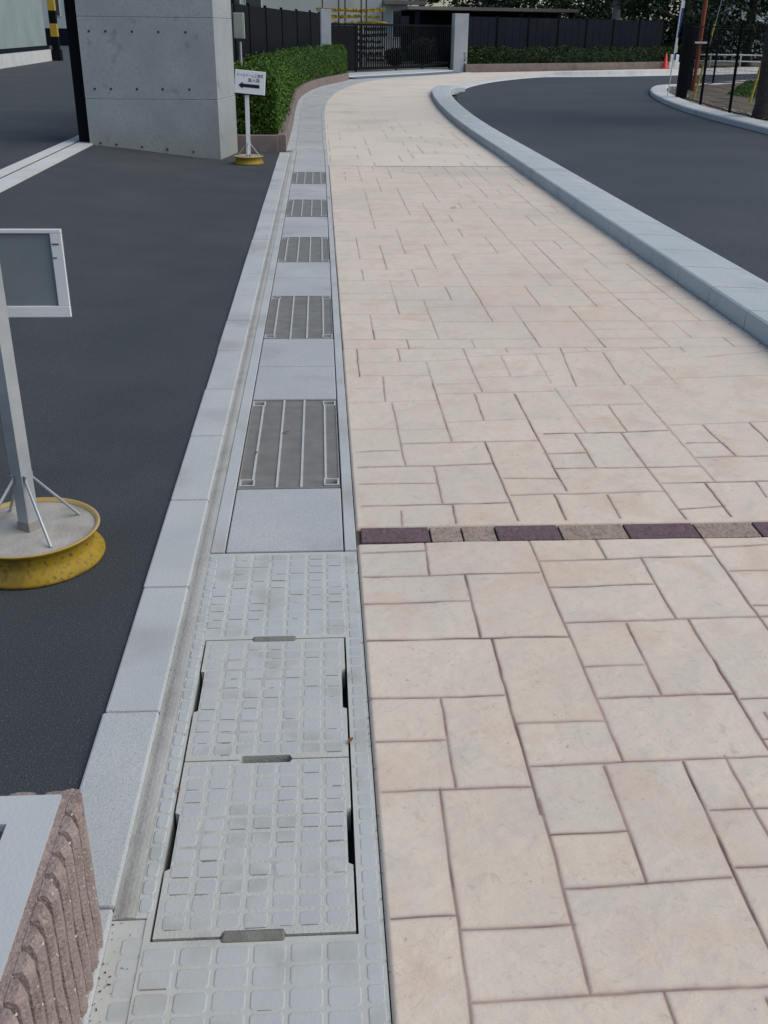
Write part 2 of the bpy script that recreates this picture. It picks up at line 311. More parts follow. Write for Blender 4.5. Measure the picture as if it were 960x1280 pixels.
# ---- stamped concrete pavement
Fp = 1261.0
Rm = np.array([[0.99822653, -0.01552622, 0.05746945], [-0.05853761, -0.43153641, 0.90019424], [0.01082354, -0.90196189, -0.43167996]])
def GP(u, v):                   # survey of the joints: a reading of the ground plane in metres
    r = Rm @ np.array([u - 480.0, v - 640.0, Fp]); t = -1.55 / r[2]
    return r[0] * t, r[1] * t
J = """453.5,691.5,530.7,689.6;530.7,679,536,720.4;456,722.6,673,717.2;580.8,720.4,600.3,798;456,756.5,589,753.2;659.4,674.7,778.5,954;460,803,710,797
614.7,800,675,1020;672,1000,739,1244;673,703,890,695.5;742.8,672.5,755.8,699;799.7,698,844.4,774.6;685,736,816,730.7;872.8,667,960,788;889,684.7,960,681.6;912,714.5,960,713.5;943,757.8,960,757.5
706,779.5,960,771;782,780.3,826,870;859.3,775.4,960,939;729,834.5,802.4,831.8;746,875,914,868;925,874.7,960,873.6;953,925.6,960,925.3;646.4,906,755.5,902.6;462,875,630,871;550,875,569,985;469,928,555.6,926.4;477,990.6,665,984.7;662.6,959.5,960,947
549,986.6,585.6,1255;585.6,1255,590,1290;754,959.5,807,1105;853,954,960,1189;887,1015,960,1012;687,1045,782,1039.4;705.6,1112.5,913,1098;488,1150,568.7,1146;576,1164,717,1157;587.5,1255,970,1232;919,1086,960,1085;830.6,1242,850,1300
453,635,636,629;501,640.6,502.6,658;565.4,633,569.5,656;541,582.4,552.7,630;447.6,585.6,617,580;450,606.8,545,604.6;606,553.7,647.5,652;630.4,599,697.5,599;638.6,620,830,615;693,620,707,650.6;758.7,619.4,775,649;774.8,540,856,649;642.6,493.5,707,614
693,586.4,875,583.5;719,542.7,744.7,585;680,567.5,734,566.6;680,542.7,834.6,539;827,605,960,602.5;881,605.4,913,646;849,637.5,904.6,633;788,481.5,894,604;834.6,532,960,528;878,532,919,571;858,555,904.6,554.4;869.6,572.7,960,571;936.6,529.6,960,553;944,604,958.5,623
693,484.4,849,480;693,486,732.5,541;712,507.7,802.5,505.7;760,507.7,783.5,540;722,525,773,523;438,504.4,548,501;489.6,504.4,506.6,583;442,537.7,495,537;499,539,558.7,537.4;445,566,497.7,564;503,556,671,551;540,480,564.6,552.6;558.7,528.8,656,525;592.5,494,604.7,526.6;549,493.5,690,490
478.8,472,481.5,503;437.7,486.9,477,486;448,454.8,582,450.4;449,470.8,537,470;443.5,418,449.4,472;532.5,452.7,547,500;547,481,596.6,480.4;569,415.4,602.5,491;582,447,690,442.5;625.8,447,637.5,471;598,473,690,470;668,443,688.5,479.6;596.6,377.5,634.6,441.7;569,411,612.7,409.6;491.7,414,569,412;483,384.8,500.4,452;430.4,419,490,417;497.5,436.4,529.6,434;528,412.5,534,434
690,442.5,850,434;700,436,720,484;753,441,780,481;800,434,845,480;845,428,960,424;848,473,960,470;880,447,960,440;690,402,736,440;735,398,800,396;808,398,855,440;718,372,745,400"""
X0, X1, Y0, YL = 0.1015, 2.425, 0.55, 13.2
segs = []
for row in J.split('\n'):   # joints read off the stamped concrete
    for s_ in row.split(';'):
        a, b, c, d = map(float, s_.split(',')); p = GP(a, b); q = GP(c, d); 
        if max(p[1], q[1]) > 5.3: 
            if min(p[1], q[1]) > 5.2: continue
            if p[1] > q[1]: p, q = q, p
            f = (5.25 - p[1]) / (q[1] - p[1]); q = (p[0] + (q[0] - p[0]) * f, 5.25)
        segs.append((p[0], p[1], q[0], q[1]))
# hidden, right-hand and distant stones: the same ashlar stamp carried on
def ashlar(x0, x1, y0, y1, u, keep):
    nx = max(1, round((x1 - x0) / u)); ny = max(1, round((y1 - y0) / u)); occ = np.zeros((ny, nx), int); out = []; k = 0
    ux, uy = (x1 - x0) / nx, (y1 - y0) / ny
    for j in range(ny):
        for i in range(nx):
            if occ[j, i]: continue
            wv, hv = random.choice([(2, 2), (1, 2), (2, 1), (2, 3), (3, 2), (1, 1), (3, 2), (2, 1)])
            while wv > 1 and (i + wv > nx or occ[j, i:i + wv].any()): wv -= 1
            hv = min(hv, ny - j); k += 1; occ[j:j + hv, i:i + wv] = k
            xa, xb, ya, yb = x0 + i * ux, x0 + (i + wv) * ux, y0 + j * uy, y0 + (j + hv) * uy
            if keep((xa + xb) / 2, (ya + yb) / 2):
                out.append((xa, ya, xb, ya)); out.append((xa, ya, xa, yb))
    return out
def PU(x, y):
    c = Rm.T @ np.array([x, y, -1.55]); return c[0] / c[2] * Fp + 480.0, c[1] / c[2] * Fp + 640.0
segs += ashlar(X0, X1, 5.25, YL - 0.03, 0.178, lambda x, y: True)
segs += ashlar(X0, X1, Y0, 3.0, 0.165, lambda x, y: PU(x, y)[0] > 1000 or PU(x, y)[1] > 1310)
segs += ashlar(X0, X1, 3.12, 5.25, 0.165, lambda x, y: PU(x, y)[0] > 1000)
xg = np.arange(X0, X1 + 1e-6, 0.0033); yl = [Y0]
while yl[-1] < YL - 0.012: yl.append(yl[-1] + max(0.0031, 0.0018 * yl[-1]))
yg = np.array(yl); nX, nY = len(xg), len(yg)
def vnoise(sx, sy, seed):
    r = np.random.default_rng(seed); gx = (xg - X0) / sx; gy = (yg - Y0) / sy
    T = r.standard_normal((int(gy[-1]) + 3, int(gx[-1]) + 3)); ix = gx.astype(int); iy = gy.astype(int); fx = gx - ix; fy = gy - iy
    fx = fx * fx * (3 - 2 * fx); fy = fy * fy * (3 - 2 * fy)
    a = T[np.ix_(iy, ix)]; b = T[np.ix_(iy, ix + 1)]; c = T[np.ix_(iy + 1, ix)]; d = T[np.ix_(iy + 1, ix + 1)]
    return (a * (1 - fx) + b * fx) * (1 - fy)[:, None] + (c * (1 - fx) + d * fx) * fy[:, None]
joint = np.zeros((nY, nX)); halo = np.zeros((nY, nX)); dark = np.zeros((nY, nX))
wob = vnoise(0.05, 0.05, 3) * 0.0006 + vnoise(0.17, 0.17, 7) * 0.0013; wid = 1 + 0.35 * vnoise(0.06, 0.06, 4); dk = 0.45 + 0.40 * vnoise(0.10, 0.10, 9)
for (ax, ay, bx, by) in segs:
    pad = 0.05
    i0, i1 = np.searchsorted(xg, [min(ax, bx) - pad, max(ax, bx) + pad]); j0, j1 = np.searchsorted(yg, [min(ay, by) - pad, max(ay, by) + pad])
    if i1 <= i0 or j1 <= j0: continue
    XX, YY = np.meshgrid(xg[i0:i1], yg[j0:j1]); w_ = wob[j0:j1, i0:i1]
    dx, dy = bx - ax, by - ay; l2 = dx * dx + dy * dy + 1e-9
    t = np.clip(((XX + w_ - ax) * dx + (YY - w_ - ay) * dy) / l2, 0, 1)
    d = np.hypot(XX + w_ - ax - t * dx, YY - w_ - ay - t * dy)
    ym = (ay + by) / 2; vert = abs(dy) > abs(dx)
    hw0 = 0.0016 if random.random() < 0.7 else 0.0026
    hmin = 0.0026 if vert else max(0.0026, 0.0011 * ym)
    hw = np.clip(hw0 * wid[j0:j1, i0:i1], 0.0016, 0.006); sc = np.minimum(1.0, hw / hmin); hw = np.maximum(hw, hmin)
    amp = random.uniform(0.8, 1.0)
    if ym > 4: amp *= (1.0 if vert else 0.75) * random.uniform(0.4, 0.9)
    j = np.clip(1.5 - d / hw, 0, 1) * amp * np.clip(sc * 1.25, 0, 1)
    joint[j0:j1, i0:i1] = np.maximum(joint[j0:j1, i0:i1], j)
    halo[j0:j1, i0:i1] = np.maximum(halo[j0:j1, i0:i1], np.exp(-(d / 0.0075) ** 2) * amp)
    dark[j0:j1, i0:i1] = np.where(j > 0.02, np.clip(dk[j0:j1, i0:i1] + random.uniform(-0.3, 0.35), 0, 1), dark[j0:j1, i0:i1])
zz = -joint * 0.0026 - halo * 0.0003 + vnoise(0.12, 0.12, 1) * 0.0009 + vnoise(0.4, 0.4, 2) * 0.0012 + vnoise(0.035, 0.02, 8) * 0.0004
edge = np.clip((xg - X0) / 0.010, 0, 1); zz = zz - (1 - edge)[None, :] ** 2 * 0.008
# the band's bed
bandm = (yg > 2.988) & (yg < 3.108)
bj = np.clip(1.4 - np.minimum(np.abs(yg - 2.988), np.abs(yg - 3.108)) / 0.006, 0, 1)
zz[bandm, :] = -0.014; joint[bandm, :] = 1; dark[bandm, :] = 0.8
zz -= bj[:, None] * 0.004
XX, YY = np.meshgrid(xg, yg)
open_ = joint < 0.12; lab = np.where(open_, np.arange(1, nX * nY + 1, dtype=np.int32).reshape(nY, nX), 0)
for _ in range(260):
    n_ = lab.copy(); np.maximum(n_[1:], lab[:-1], out=n_[1:]); np.maximum(n_[:-1], lab[1:], out=n_[:-1])
    np.maximum(n_[:, 1:], lab[:, :-1], out=n_[:, 1:]); np.maximum(n_[:, :-1], lab[:, 1:], out=n_[:, :-1]); n_[~open_] = 0
    if (n_ == lab).all(): break
    lab = n_
tone = np.where(open_, np.modf(np.abs(np.sin(lab * 12.9898) * 4375.85))[0], 0.5)
co = np.stack([XX, YY, zz + 0.004], -1).reshape(-1, 3)
I = np.arange(nX * nY).reshape(nY, nX); q = np.stack([I[:-1, :-1], I[:-1, 1:], I[1:, 1:], I[1:, :-1]], -1).reshape(-1, 4)
me = bpy.data.meshes.new('sidewalk'); me.vertices.add(len(co)); me.vertices.foreach_set('co', co.ravel().astype(np.float32))
me.loops.add(q.size); me.loops.foreach_set('vertex_index', q.ravel().astype(np.int32))
me.polygons.add(len(q)); me.polygons.foreach_set('loop_start', np.arange(0, q.size, 4, dtype=np.int32)); me.polygons.foreach_set('loop_total', np.full(len(q), 4, np.int32))
me.polygons.foreach_set('use_smooth', np.ones(len(q), bool)); me.update()
ca = me.attributes.new('joint', 'FLOAT_COLOR', 'POINT')
ca.data.foreach_set('color', np.stack([joint, halo, dark, tone], -1).reshape(-1).astype(np.float32))
me.materials.append(MT['stamped'])
sw = bpy.data.objects.new('sidewalk', me); COL.objects.link(sw); struct(sw)

# inlaid band of purple and tan stones
b = MB(); cuts = [0.115, 0.352, 0.578, 0.80, 1.03, 1.278, 1.49, 1.73, 1.96, 2.19, 2.42]
for i in range(10):
    tan = i % 2 == 1
    parts = [(cuts[i], 0.462), (0.462, cuts[i + 1])] if i == 1 else [(cuts[i], cuts[i + 1])]
    for (xa, xb) in parts: b.box(xa + 0.003, xb - 0.003, 2.993 + random.uniform(0, 0.004), 3.104 - random.uniform(0, 0.004), -0.03, 0.0015 + random.uniform(-0.0015, 0.001), 1 if tan else 0, 0.003)
struct(b.build('paving_band', ['bandD', 'bandT']))

# plain continuation of the pavement towards the gate
gut_r = smoothpath([(0.10, 13.2), (0.09, 17.2), (0.10, 22.3), (0.22, 26.2), (0.59, 30.4), (1.29, 34.6), (2.22, 37.6), (3.6, 39.9), (5.3, 42.6), (6.0, 44.05)], 5)
pl_far = [(8.0, 45.4), (12.1, 48.2), (16.4, 51.3), (24, 56.5)]
walk_r = [p for p in kerb_out if 13.2 <= p[1]]
rgt = [(2.42, 13.235)] + [(p[0] - 0.42, p[1]) for p in kerb_out if 13.5 < p[1] < 30] + [(p[0] - 0.25, p[1]) for p in kerb_out if 30 <= p[1] < 42.1] + [(9.0, 42.35), (11.3, 43.2), (14.8, 45.25), (22, 49.7), (30, 54.2)]
poly = [(0.10, 13.235)] + gut_r[1:] + pl_far + [(30, 60)] + rgt[::-1]
struct(MB().sheet(poly, 0.004).build('pavement', 'plainwalk'))
struct(MB().sheet([(0.1, 13.05), (2.45, 13.05), (2.45, 13.4), (0.1, 13.4)], -0.008).build('expansion_joint', 'grout'))

fj = MB()
for (ax, ay, bx, by) in ashlar(0.13, 2.36, 13.3, 22.0, 0.19, lambda x, y: random.random() < max(0.1, 0.75 - (y - 13) * 0.07)):
    w_ = 0.003
    if abs(ax - bx) < 1e-6: fj.sheet([(ax - w_, ay), (ax + w_, ay), (bx + w_, by), (bx - w_, by)], 0.0085)
    else: fj.sheet([(ax, ay - w_), (bx, by - w_), (bx, by + w_), (ax, ay + w_)], 0.0085)
struct(fj.build('pavement_joints', 'faintjoint'))

# kerb between pavement and road: raised sloping blocks, one run
def kerb_run(name, inner, prof, fn_h, m, step=0.6, gap=0.009):
    k = MB(); P = resample(inner, step)
    for a, c in zip(P, P[1:]):
        A, C_ = Vector(a), Vector(c); d = (C_ - A)
        if d.length < 0.05: continue
        u = d.normalized(); a2, c2 = A + u * gap / 2, C_ - u * gap / 2
        h0, h1 = fn_h(a2), fn_h(c2); nr = Vector((u.y, -u.x)); n = len(prof)
        r0 = [(a2.x + nr.x * o, a2.y + nr.y * o, z * h0 if z > 0 else z) for o, z in prof]; r1 = [(c2.x + nr.x * o, c2.y + nr.y * o, z * h1 if z > 0 else z) for o, z in prof]
        k.add(r0 + r1, [(i, n + i, n + i + 1, i + 1) for i in range(n - 1)] + [list(range(n)), list(range(n, 2 * n))[::-1]])
    return struct(k.build(name, m))
prof = [(0.0, -0.1), (0.004, 0.075), (0.012, 0.094), (0.026, 0.101), (0.30, 0.092), (0.46, 0.078), (0.485, 0.070), (0.50, 0.05), (0.505, -0.1)]
inner = smoothpath([(2.43, -4), (2.43, 6), (2.42, 9), (2.42, 11.3), (2.42, 14.0), (2.41, 17), (2.45, 20), (2.58, 23.5), (2.80, 27.0), (3.02, 29.3), (3.26, 30.7), (3.52, 31.5), (3.9, 31.75)], 6)
def hk(p): return 1.12 if p.x < 3.6 else 0.9
kerb_run('kerb', inner, prof, hk, 'kerb')
flush = [p for p in kerb_out if 32.2 < p[1] < 42.6]
kerb_run('flush_kerb', [(p[0] - 0.36, p[1] + 0.02) for p in flush], [(0, -0.1), (0, 0.010), (0.36, -0.02), (0.38, -0.1)], lambda p: 1, 'kerb_white')
farin = smoothpath([(8.7, 42.1), (9.04, 42.25), (11.4, 43.1), (14.87, 45.15), (22, 49.6), (34, 56.1)], 6)
def hf(p): return max(0.1, min(1.0, (p.x - 8.7) / 0.7))
kerb_run('far_kerb', farin, [(0, -0.1), (0.0, 0.12), (0.02, 0.14), (-0.0, 0.14)][:1] + [(-0.2, -0.1), (-0.2, 0.13), (-0.18, 0.15), (-0.02, 0.15), (0.0, 0.135), (0.02, -0.03), (0.28, -0.045), (0.28, -0.1)], hf, 'kerb_white')
ch = MB()
for (x, y, a) in ((3.10, 28.9, 0.5), (3.06, 25.8, 0.2), (2.72, 20.1, 0.1), (2.60, 15.2, 0.1)):
    pts = [(x - 0.07, y - 0.10), (x + 0.05, y - 0.13), (x + 0.11, y + 0.02), (x + 0.06, y + 0.13), (x - 0.05, y + 0.10), (x - 0.1, y - 0.01)]
    ch.prism(pts, 0.09, 0.1055)
struct(ch.build('kerb_marking', 'chalk'))

# edging stones on the driveway side
ed = MB(); ej = [-0.4, 0.21, 0.835, 1.465, 2.093, 2.72, 3.352, 3.99, 4.60, 5.23, 5.85, 6.47, 7.1, 7.73, 8.36, 8.99, 9.62, 10.25, 10.88, 11.5, 12.13, 12.75, 13.38, 14.0, 14.75]
for a, c in zip(ej, ej[1:]):
    ed.box(-0.562 + random.uniform(-0.002, 0.002), -0.424, a + 0.003, c - 0.003, -0.14, 0.006 + random.uniform(-0.002, 0.002), 0, 0.006)
struct(ed.build('edging_kerb', 'conc'))
# mortar groove beside it
gr = MB(); path = [(0, -0.4 + 0.25 * k) for k in range(62)]
for (ya, yb) in ((1.442, 14.9),):
    path = [(0, ya + (yb - ya) * k / 90) for k in range(91)]
    gr.sweep([(-0.4238, -0.10), (-0.4238, -0.004), (-0.416, -0.0035), (-0.410, -0.002)], path, mi=0, caps=True)
    gr.sweep([(-0.410, -0.0022), (-0.404, -0.0005), (-0.395, 0.0004), (-0.386, -0.0004), (-0.3795, -0.002), (-0.3792, -0.05), (-0.410, -0.05)], path, mi=1, caps=True)
struct(gr.build('mortar_strip', ['mortar_ridge', 'mortar_ridge']))

# the U channel: two walls and a dark bed
u = MB()
u.box(-0.379, -0.333, 2.945, 15.0, -0.40, 0.002, 0, 0.003); u.box(0.060, 0.099, 2.945, 15.0, -0.40, 0.002, 0, 0.003)
u.box(-0.333, 0.060, 2.945, 15.0, -0.42, -0.36, 1)
u.box(-0.333, -0.325, 2.945, 15.0, -0.36, -0.05, 1); u.box(0.052, 0.060, 2.945, 15.0, -0.36, -0.05, 1)
gl = smoothpath([(-0.40, 15.0), (-0.42, 19.1), (-0.44, 23.2), (-0.36, 27.5), (0.06, 32.0), (0.88, 36.0)], 8)
gr2 = [p for p in gut_r if 15.0 <= p[1] <= 36.6]
gR = smoothpath([(0.10, 15.0), (0.09, 19.0), (0.11, 22.8), (0.26, 26.6), (0.64, 30.8), (1.33, 34.8)], 8)
for i in range(len(gl) - 1):
    for (ta, tb) in ((-0.20, 0.10), (0.90, 1.0)):
        q4 = [lerp(gl[i], gR[i], ta), lerp(gl[i], gR[i], tb), lerp(gl[i + 1], gR[i + 1], tb), lerp(gl[i + 1], gR[i + 1], ta)]
        u.prism(q4, -0.3, 0.002)
    q4 = [lerp(gl[i], gR[i], 0.1), lerp(gl[i], gR[i], 0.9), lerp(gl[i + 1], gR[i + 1], 0.9), lerp(gl[i + 1], gR[i + 1], 0.1)]
    u.prism(q4, -0.32, -0.1, 1)
struct(u.build('gutter_channel', ['conc', 'dark']))

# surround of the two covers with its raised pads
def pads(mb, x0, x1, nx, y0, y1, ny, z, h=0.0013, gapx=0.0075, gapy=0.0075, mi=1, skip=0.0, jit=0.0008, grime=None):
    ux, uy = (x1 - x0) / nx, (y1 - y0) / ny
    for j in range(ny):
        for i in range(nx):
            if random.random() < skip: continue
            g_ = [random.uniform(-jit, jit) for _ in range(4)]
            xa, xb = x0 + i * ux + gapx / 2 + g_[0], x0 + (i + 1) * ux - gapx / 2 + g_[1]; ya, yb = y0 + j * uy + gapy / 2 + g_[2], y0 + (j + 1) * uy - gapy / 2 + g_[3]
            c = 0.0045; hh = h * random.uniform(0.75, 1.1); o8 = []
            for zz_, ins in ((z, 0), (z + hh, 0.0026)):
                a0, a1, b0, b1 = xa + ins, xb - ins, ya + ins, yb - ins
                o8 += [(a0 + c, b0, zz_), (a1 - c, b0, zz_), (a1, b0 + c, zz_), (a1, b1 - c, zz_), (a1 - c, b1, zz_), (a0 + c, b1, zz_), (a0, b1 - c, zz_), (a0, b0 + c, zz_)]
            mb.add(o8, [(k, (k + 1) % 8, 8 + (k + 1) % 8, 8 + k) for k in range(1, 8)] + [tuple(range(8, 16))], mi)
            mb.add(o8, [(0, 1, 9, 8)], grime if grime is not None and random.random() < 0.2 else mi)
            if grime is not None and random.random() < 0.22:
                a0 = xa + random.uniform(0, 0.4) * (xb - xa); a1 = xb - random.uniform(0, 0.4) * (xb - xa); dd = random.uniform(0.001, 0.003)
                mb.add([(a0, ya - dd, z + 0.0004), (a1, ya - dd * random.random(), z + 0.0004), (a1, ya + 0.0006, z + 0.0004), (a0, ya + 0.0006, z + 0.0004)], [(0, 1, 2, 3)], grime)
sr = MB(); zb = -0.003
CX0, CX1, CY0, CY1 = -0.344, 0.050, 1.384, 2.424
sr.box(-0.357, CX0, -0.3, 2.941, -0.20, zb); sr.box(CX1, 0.099, -0.3, 2.941, -0.20, zb)
sr.box(CX0, CX1, -0.3, CY0, -0.20, zb); sr.box(CX0, CX1, CY1, 2.941, -0.20, zb); sr.box(CX0, CX1, CY0, CY1, -0.20, -0.07, 2)
sr.box(-0.4235, -0.357, -0.3, 1.44, -0.15, -0.006)
pads(sr, 0.057, 0.097, 1, -0.28, 2.92, 70, zb)
pads(sr, -0.400, -0.350, 1, 0.2, 1.40, 26, zb - 0.003)
pads(sr, CX0 - 0.012, CX1 + 0.004, 6, 0.58, CY0 - 0.012, 16, zb, grime=3)
pads(sr, CX0 - 0.010, CX1 + 0.004, 7, CY1 + 0.012, 2.93, 11, zb, grime=3)
struct(sr.build('cover_surround', ['groove', 'pad', 'dark', 'grime']))
sl = MB(); pads(sl, -0.380, -0.346, 1, 1.45, 2.93, 32, -0.0026, 0.0022); sl.box(-0.379, -0.3575, 1.442, 2.94, -0.1, -0.0027)
struct(sl.build('surround_strip', ['groove', 'pad']))

# ================================================================== COVERS, SLABS, GRATES
def cover(y0, y1, notch, hand_top, hand_bot, label):
    t = thing('trough_cover', label, 'drain cover', ((CX0 + CX1) / 2, (y0 + y1) / 2, -0.07), 'pair of dimpled concrete covers')
    xa, xb = CX0 + 0.005, CX1 - 0.005; na, nb = notch; d = 0.010; cxm = -0.150
    out = [(xa, y0)]
    if hand_bot: out += [(cxm - 0.062, y0), (cxm - 0.056, y0 + 0.013), (cxm + 0.056, y0 + 0.013), (cxm + 0.062, y0)]
    out += [(xb, y0), (xb, na), (xb - d, na + 0.006), (xb - d, nb - 0.006), (xb, nb), (xb, y1)]
    if hand_top: out += [(cxm + 0.062, y1), (cxm + 0.056, y1 - 0.010), (cxm - 0.056, y1 - 0.010), (cxm - 0.062, y1)]
    out += [(xa, y1), (xa, nb), (xa + d, nb - 0.006), (xa + d, na + 0.006), (xa, na)]
    mb = MB(); mb.prism(out, -0.07, -0.002)
    pads(mb, xa + 0.0085, xb - 0.0085, 7, y0 + 0.014, y1 - 0.012, 11, -0.002, 0.0009, 0.008, 0.009, 1, 0.0, 0.0012, 2)
    mb.build('slab', ['cover_groove', 'cover_pad', 'grime'], t)
    return t
cover(1.903, 2.418, (2.09, 2.27), True, True, 'farther of the two dimpled concrete covers beside the pavement')
cover(1.390, 1.899, (1.56, 1.73), True, True, 'nearer of the two dimpled concrete covers, with a slot at its front edge')
# handles let into the slots
for y_, lb in ((1.388, 'grimy lifting slot plug at the front edge of the nearer dimpled cover'), (2.421, 'grimy lifting slot plug at the back edge of the farther dimpled cover')):
    hb = MB(); hb.box(-0.211, -0.089, y_ - 0.0135, y_ + 0.0135, -0.03, 0.0012, 0, 0.006)
    tag(hb.build('slot_plug', 'plug', None, (-0.15, y_, -0.03)), lb, 'slot plug', 'plugs of the lifting slots')

def drain_slab(y0, y1, label):
    o = MB().box(-0.329, 0.056, y0 + 0.002, y1 - 0.002, -0.06, 0.001 + random.uniform(-0.0015, 0.001), 0, 0.004).build('drain_slab', 'conc_slab', None, (-0.136, (y0 + y1) / 2, -0.06))
    tag(o, label, 'drain slab', 'plain concrete slabs over the gutter'); return o
gy = [(3.45, 4.452), (5.462, 6.462), (7.490, 8.495), (9.485, 10.52), (11.63, 12.66)]
ordn = ['nearest', 'second', 'third', 'fourth', 'farthest']
drain_slab(2.947, 3.447, 'plain concrete slab between the dimpled covers and the nearest grate')
for i in range(4):
    a, c = gy[i][1], gy[i + 1][0]; m_ = (a + c) / 2
    drain_slab(a + 0.002, m_, f'plain concrete slab touching the far side of the {ordn[i]} grate')
    drain_slab(m_, c - 0.002, f'plain concrete slab touching the near side of the {ordn[i + 1]} grate')
drain_slab(12.662, 13.6, 'plain concrete slab just beyond the farthest grate'); drain_slab(13.6, 14.98, 'long plain concrete slab beside the near corner of the brick planter')
# slabs along the curve beside the planter
arc = [lerp(a, c, 0.5) for a, c in zip(gl, gR)]
for i in range(0, len(gl) - 1, 2):
    k = min(i + 2, len(gl) - 1)
    q4 = [lerp(gl[i], gR[i], 0.105), lerp(gl[i], gR[i], 0.895), lerp(gl[k], gR[k], 0.895), lerp(gl[k], gR[k], 0.105)]
    cpt = Vector((sum(p[0] for p in q4) / 4, sum(p[1] for p in q4) / 4)); q4 = [tuple(cpt + (Vector(p) - cpt) * 0.997) for p in q4]
    o = MB().prism(q4, -0.08, 0.001 + random.uniform(-0.002, 0.002)).build('drain_slab', ['conc_slab', 'conc'][random.random() < 0.4:][0], None, (cpt.x, cpt.y, -0.08))
    tag(o, 'plain concrete slab in the curved gutter along the brick planter', 'drain slab', 'plain concrete slabs in the curved gutter')

# steel grates
gx0, gx1 = -0.328, 0.055; L_ = 1.0
gt = thing('drain_grate', 'nearest steel drain grate, with four dark corner pockets', 'drain grate', ((gx0 + gx1) / 2, 3.45 + L_ / 2, -0.03), 'steel grates over the gutter')
y0, y1 = 3.453, 4.449
fr = MB()
fr.box(gx0, gx0 + 0.005, y0, y1, -0.03, 0.0); fr.box(gx1 - 0.005, gx1, y0, y1, -0.03, 0.0)
fr.box(gx0 + 0.005, gx1 - 0.005, y0, y0 + 0.005, -0.03, -0.001); fr.box(gx0 + 0.005, gx1 - 0.005, y1 - 0.005, y1, -0.03, -0.001)
fr.build('frame', 'grate', gt)
cb = MB(); ycur = y0 + 0.012
pk = [(gx0 + 0.010, gx0 + 0.055), (gx1 - 0.055, gx1 - 0.010)]; py = [(y0 + 0.03, y0 + 0.075), (y1 - 0.075, y1 - 0.03)]
while ycur < y1 - 0.012:
    inp = any(a - 0.004 < ycur < c + 0.001 for a, c in py)
    if inp: cb.box(pk[0][1] + 0.004, pk[1][0] - 0.004, ycur, ycur + 0.0066, -0.025, -0.003)
    else: cb.box(gx0 + 0.005, gx1 - 0.005, ycur, ycur + 0.0066, -0.025, -0.003)
    ycur += 0.0105
cb.build('cross_bars', 'grate', gt)
for fx in (0.14, 0.38, 0.62, 0.86):
    x = gx0 + (gx1 - gx0) * fx
    MB().box(x - 0.0042, x + 0.0042, y0 + 0.006 + (0.075 if fx in (0.14, 0.86) else 0), y1 - 0.006 - (0.075 if fx in (0.14, 0.86) else 0), -0.03, 0.0012).build('bearing_bar', 'bar', gt)
for (xa, xb) in pk:
    for (ya, yb) in py:
        p = MB(); p.box(xa - 0.006, xb + 0.006, ya - 0.007, ya, -0.02, 0.001); p.box(xa - 0.006, xb + 0.006, yb, yb + 0.007, -0.02, 0.001)
        p.box(xa - 0.006, xa, ya, yb, -0.02, 0.001); p.box(xb, xb + 0.006, ya, yb, -0.02, 0.001); p.box(xa, xb, ya, yb, -0.024, -0.018, 1)
        p.build('corner_pocket', ['bar', 'dark'], gt)
for i in range(1, 5):
    c = copy_tree(gt); c.location.y = (gy[i][0] + gy[i][1]) / 2
    c['label'] = ['', 'second steel drain grate from the front, between plain concrete slabs', 'middle steel drain grate of the row of five', 'fourth steel drain grate from the front, level with the bare asphalt', 'farthest steel drain grate, level with the joint across the pavement'][i]

# ================================================================== SIGN STANDS
def stand(x, y, z, pole_top, lean, rotz, r, label, braces, th, pm='alu'):
    t = thing('sign_stand', label, 'sign', (x, y, z), 'signs on yellow wheel rim bases')
    h_ = r * 0.47
    prof = [(r * 0.20, 0.0), (r * 0.985, 0.0), (r * 1.0, h_ * 0.05), (r * 0.995, h_ * 0.12), (r * 0.95, h_ * 0.22), (r * 0.93, h_ * 0.30), (r * 0.875, h_ * 0.37), (r * 0.862, h_ * 0.46), (r * 0.865, h_ * 0.74), (r * 0.90, h_ * 0.84), (r * 0.955, h_ * 0.93), (r * 0.968, h_ * 0.97), (r * 0.968, h_)]
    rm = MB().lathe(prof, x, y, z, 64)
    for k in range(18):
        a = 2 * math.pi * (k + random.uniform(-.2, .2)) / 18; ca_, sa_ = math.cos(a), math.sin(a); rr = r * 0.8635
        rm.tube([(x + (rr - 0.004) * ca_, y + (rr - 0.004) * sa_, z + h_ * 0.62), (x + (rr + 0.002) * ca_, y + (rr + 0.002) * sa_, z + h_ * 0.62)], 0.0028, 6, 1)
    wr = rm.build('wheel_rim', ['yellow', 'hole'], t)
    lp = MB().lathe([(r * 0.968, h_), (r * 0.955, h_ + 0.003), (r * 0.925, h_ + 0.001), (r * 0.89, h_ - 0.008)], x, y, z, 64); lp.build('rim_lip', 'rim_lip', wr)
    fl = MB().lathe([(r * 0.892, h_ - 0.009), (r * 0.6, h_ - 0.009), (r * 0.25, h_ - 0.007), (0.0001, h_ - 0.007)], x, y, z, 48); fl.build('mortar_fill', 'fill', t)
    zt = z + h_ - 0.008; tp = Vector((x + lean[0], y + lean[1], z + pole_top)); bt = Vector((x, y, zt))
    MB().tube([bt, tp], th, 4, rot=rotz, sm=False).build('pole', pm, t)
    MB().tube([bt, bt + (tp - bt) * 0.03], th * 1.12, 4, 0, rot=rotz, sm=False).build('pole_foot', 'grate', t)
    for k in range(4):
        a = rotz + math.pi / 4 * 0 + k * math.pi / 2 + braces; d = Vector((math.cos(a), math.sin(a), 0))
        top = bt + (tp - bt).normalized() * (r * 0.75) + d * th * 0.95
        b_ = MB(); b_.tube([top + Vector((0, 0, 0.02)), top, bt + d * r * 0.74 + Vector((0, 0, 0.001))], 0.0055 if r > 0.2 else 0.006, 6)
        b_.build('brace', 'alu', t)
    return t, tp
NX, NY = -0.948, 2.955
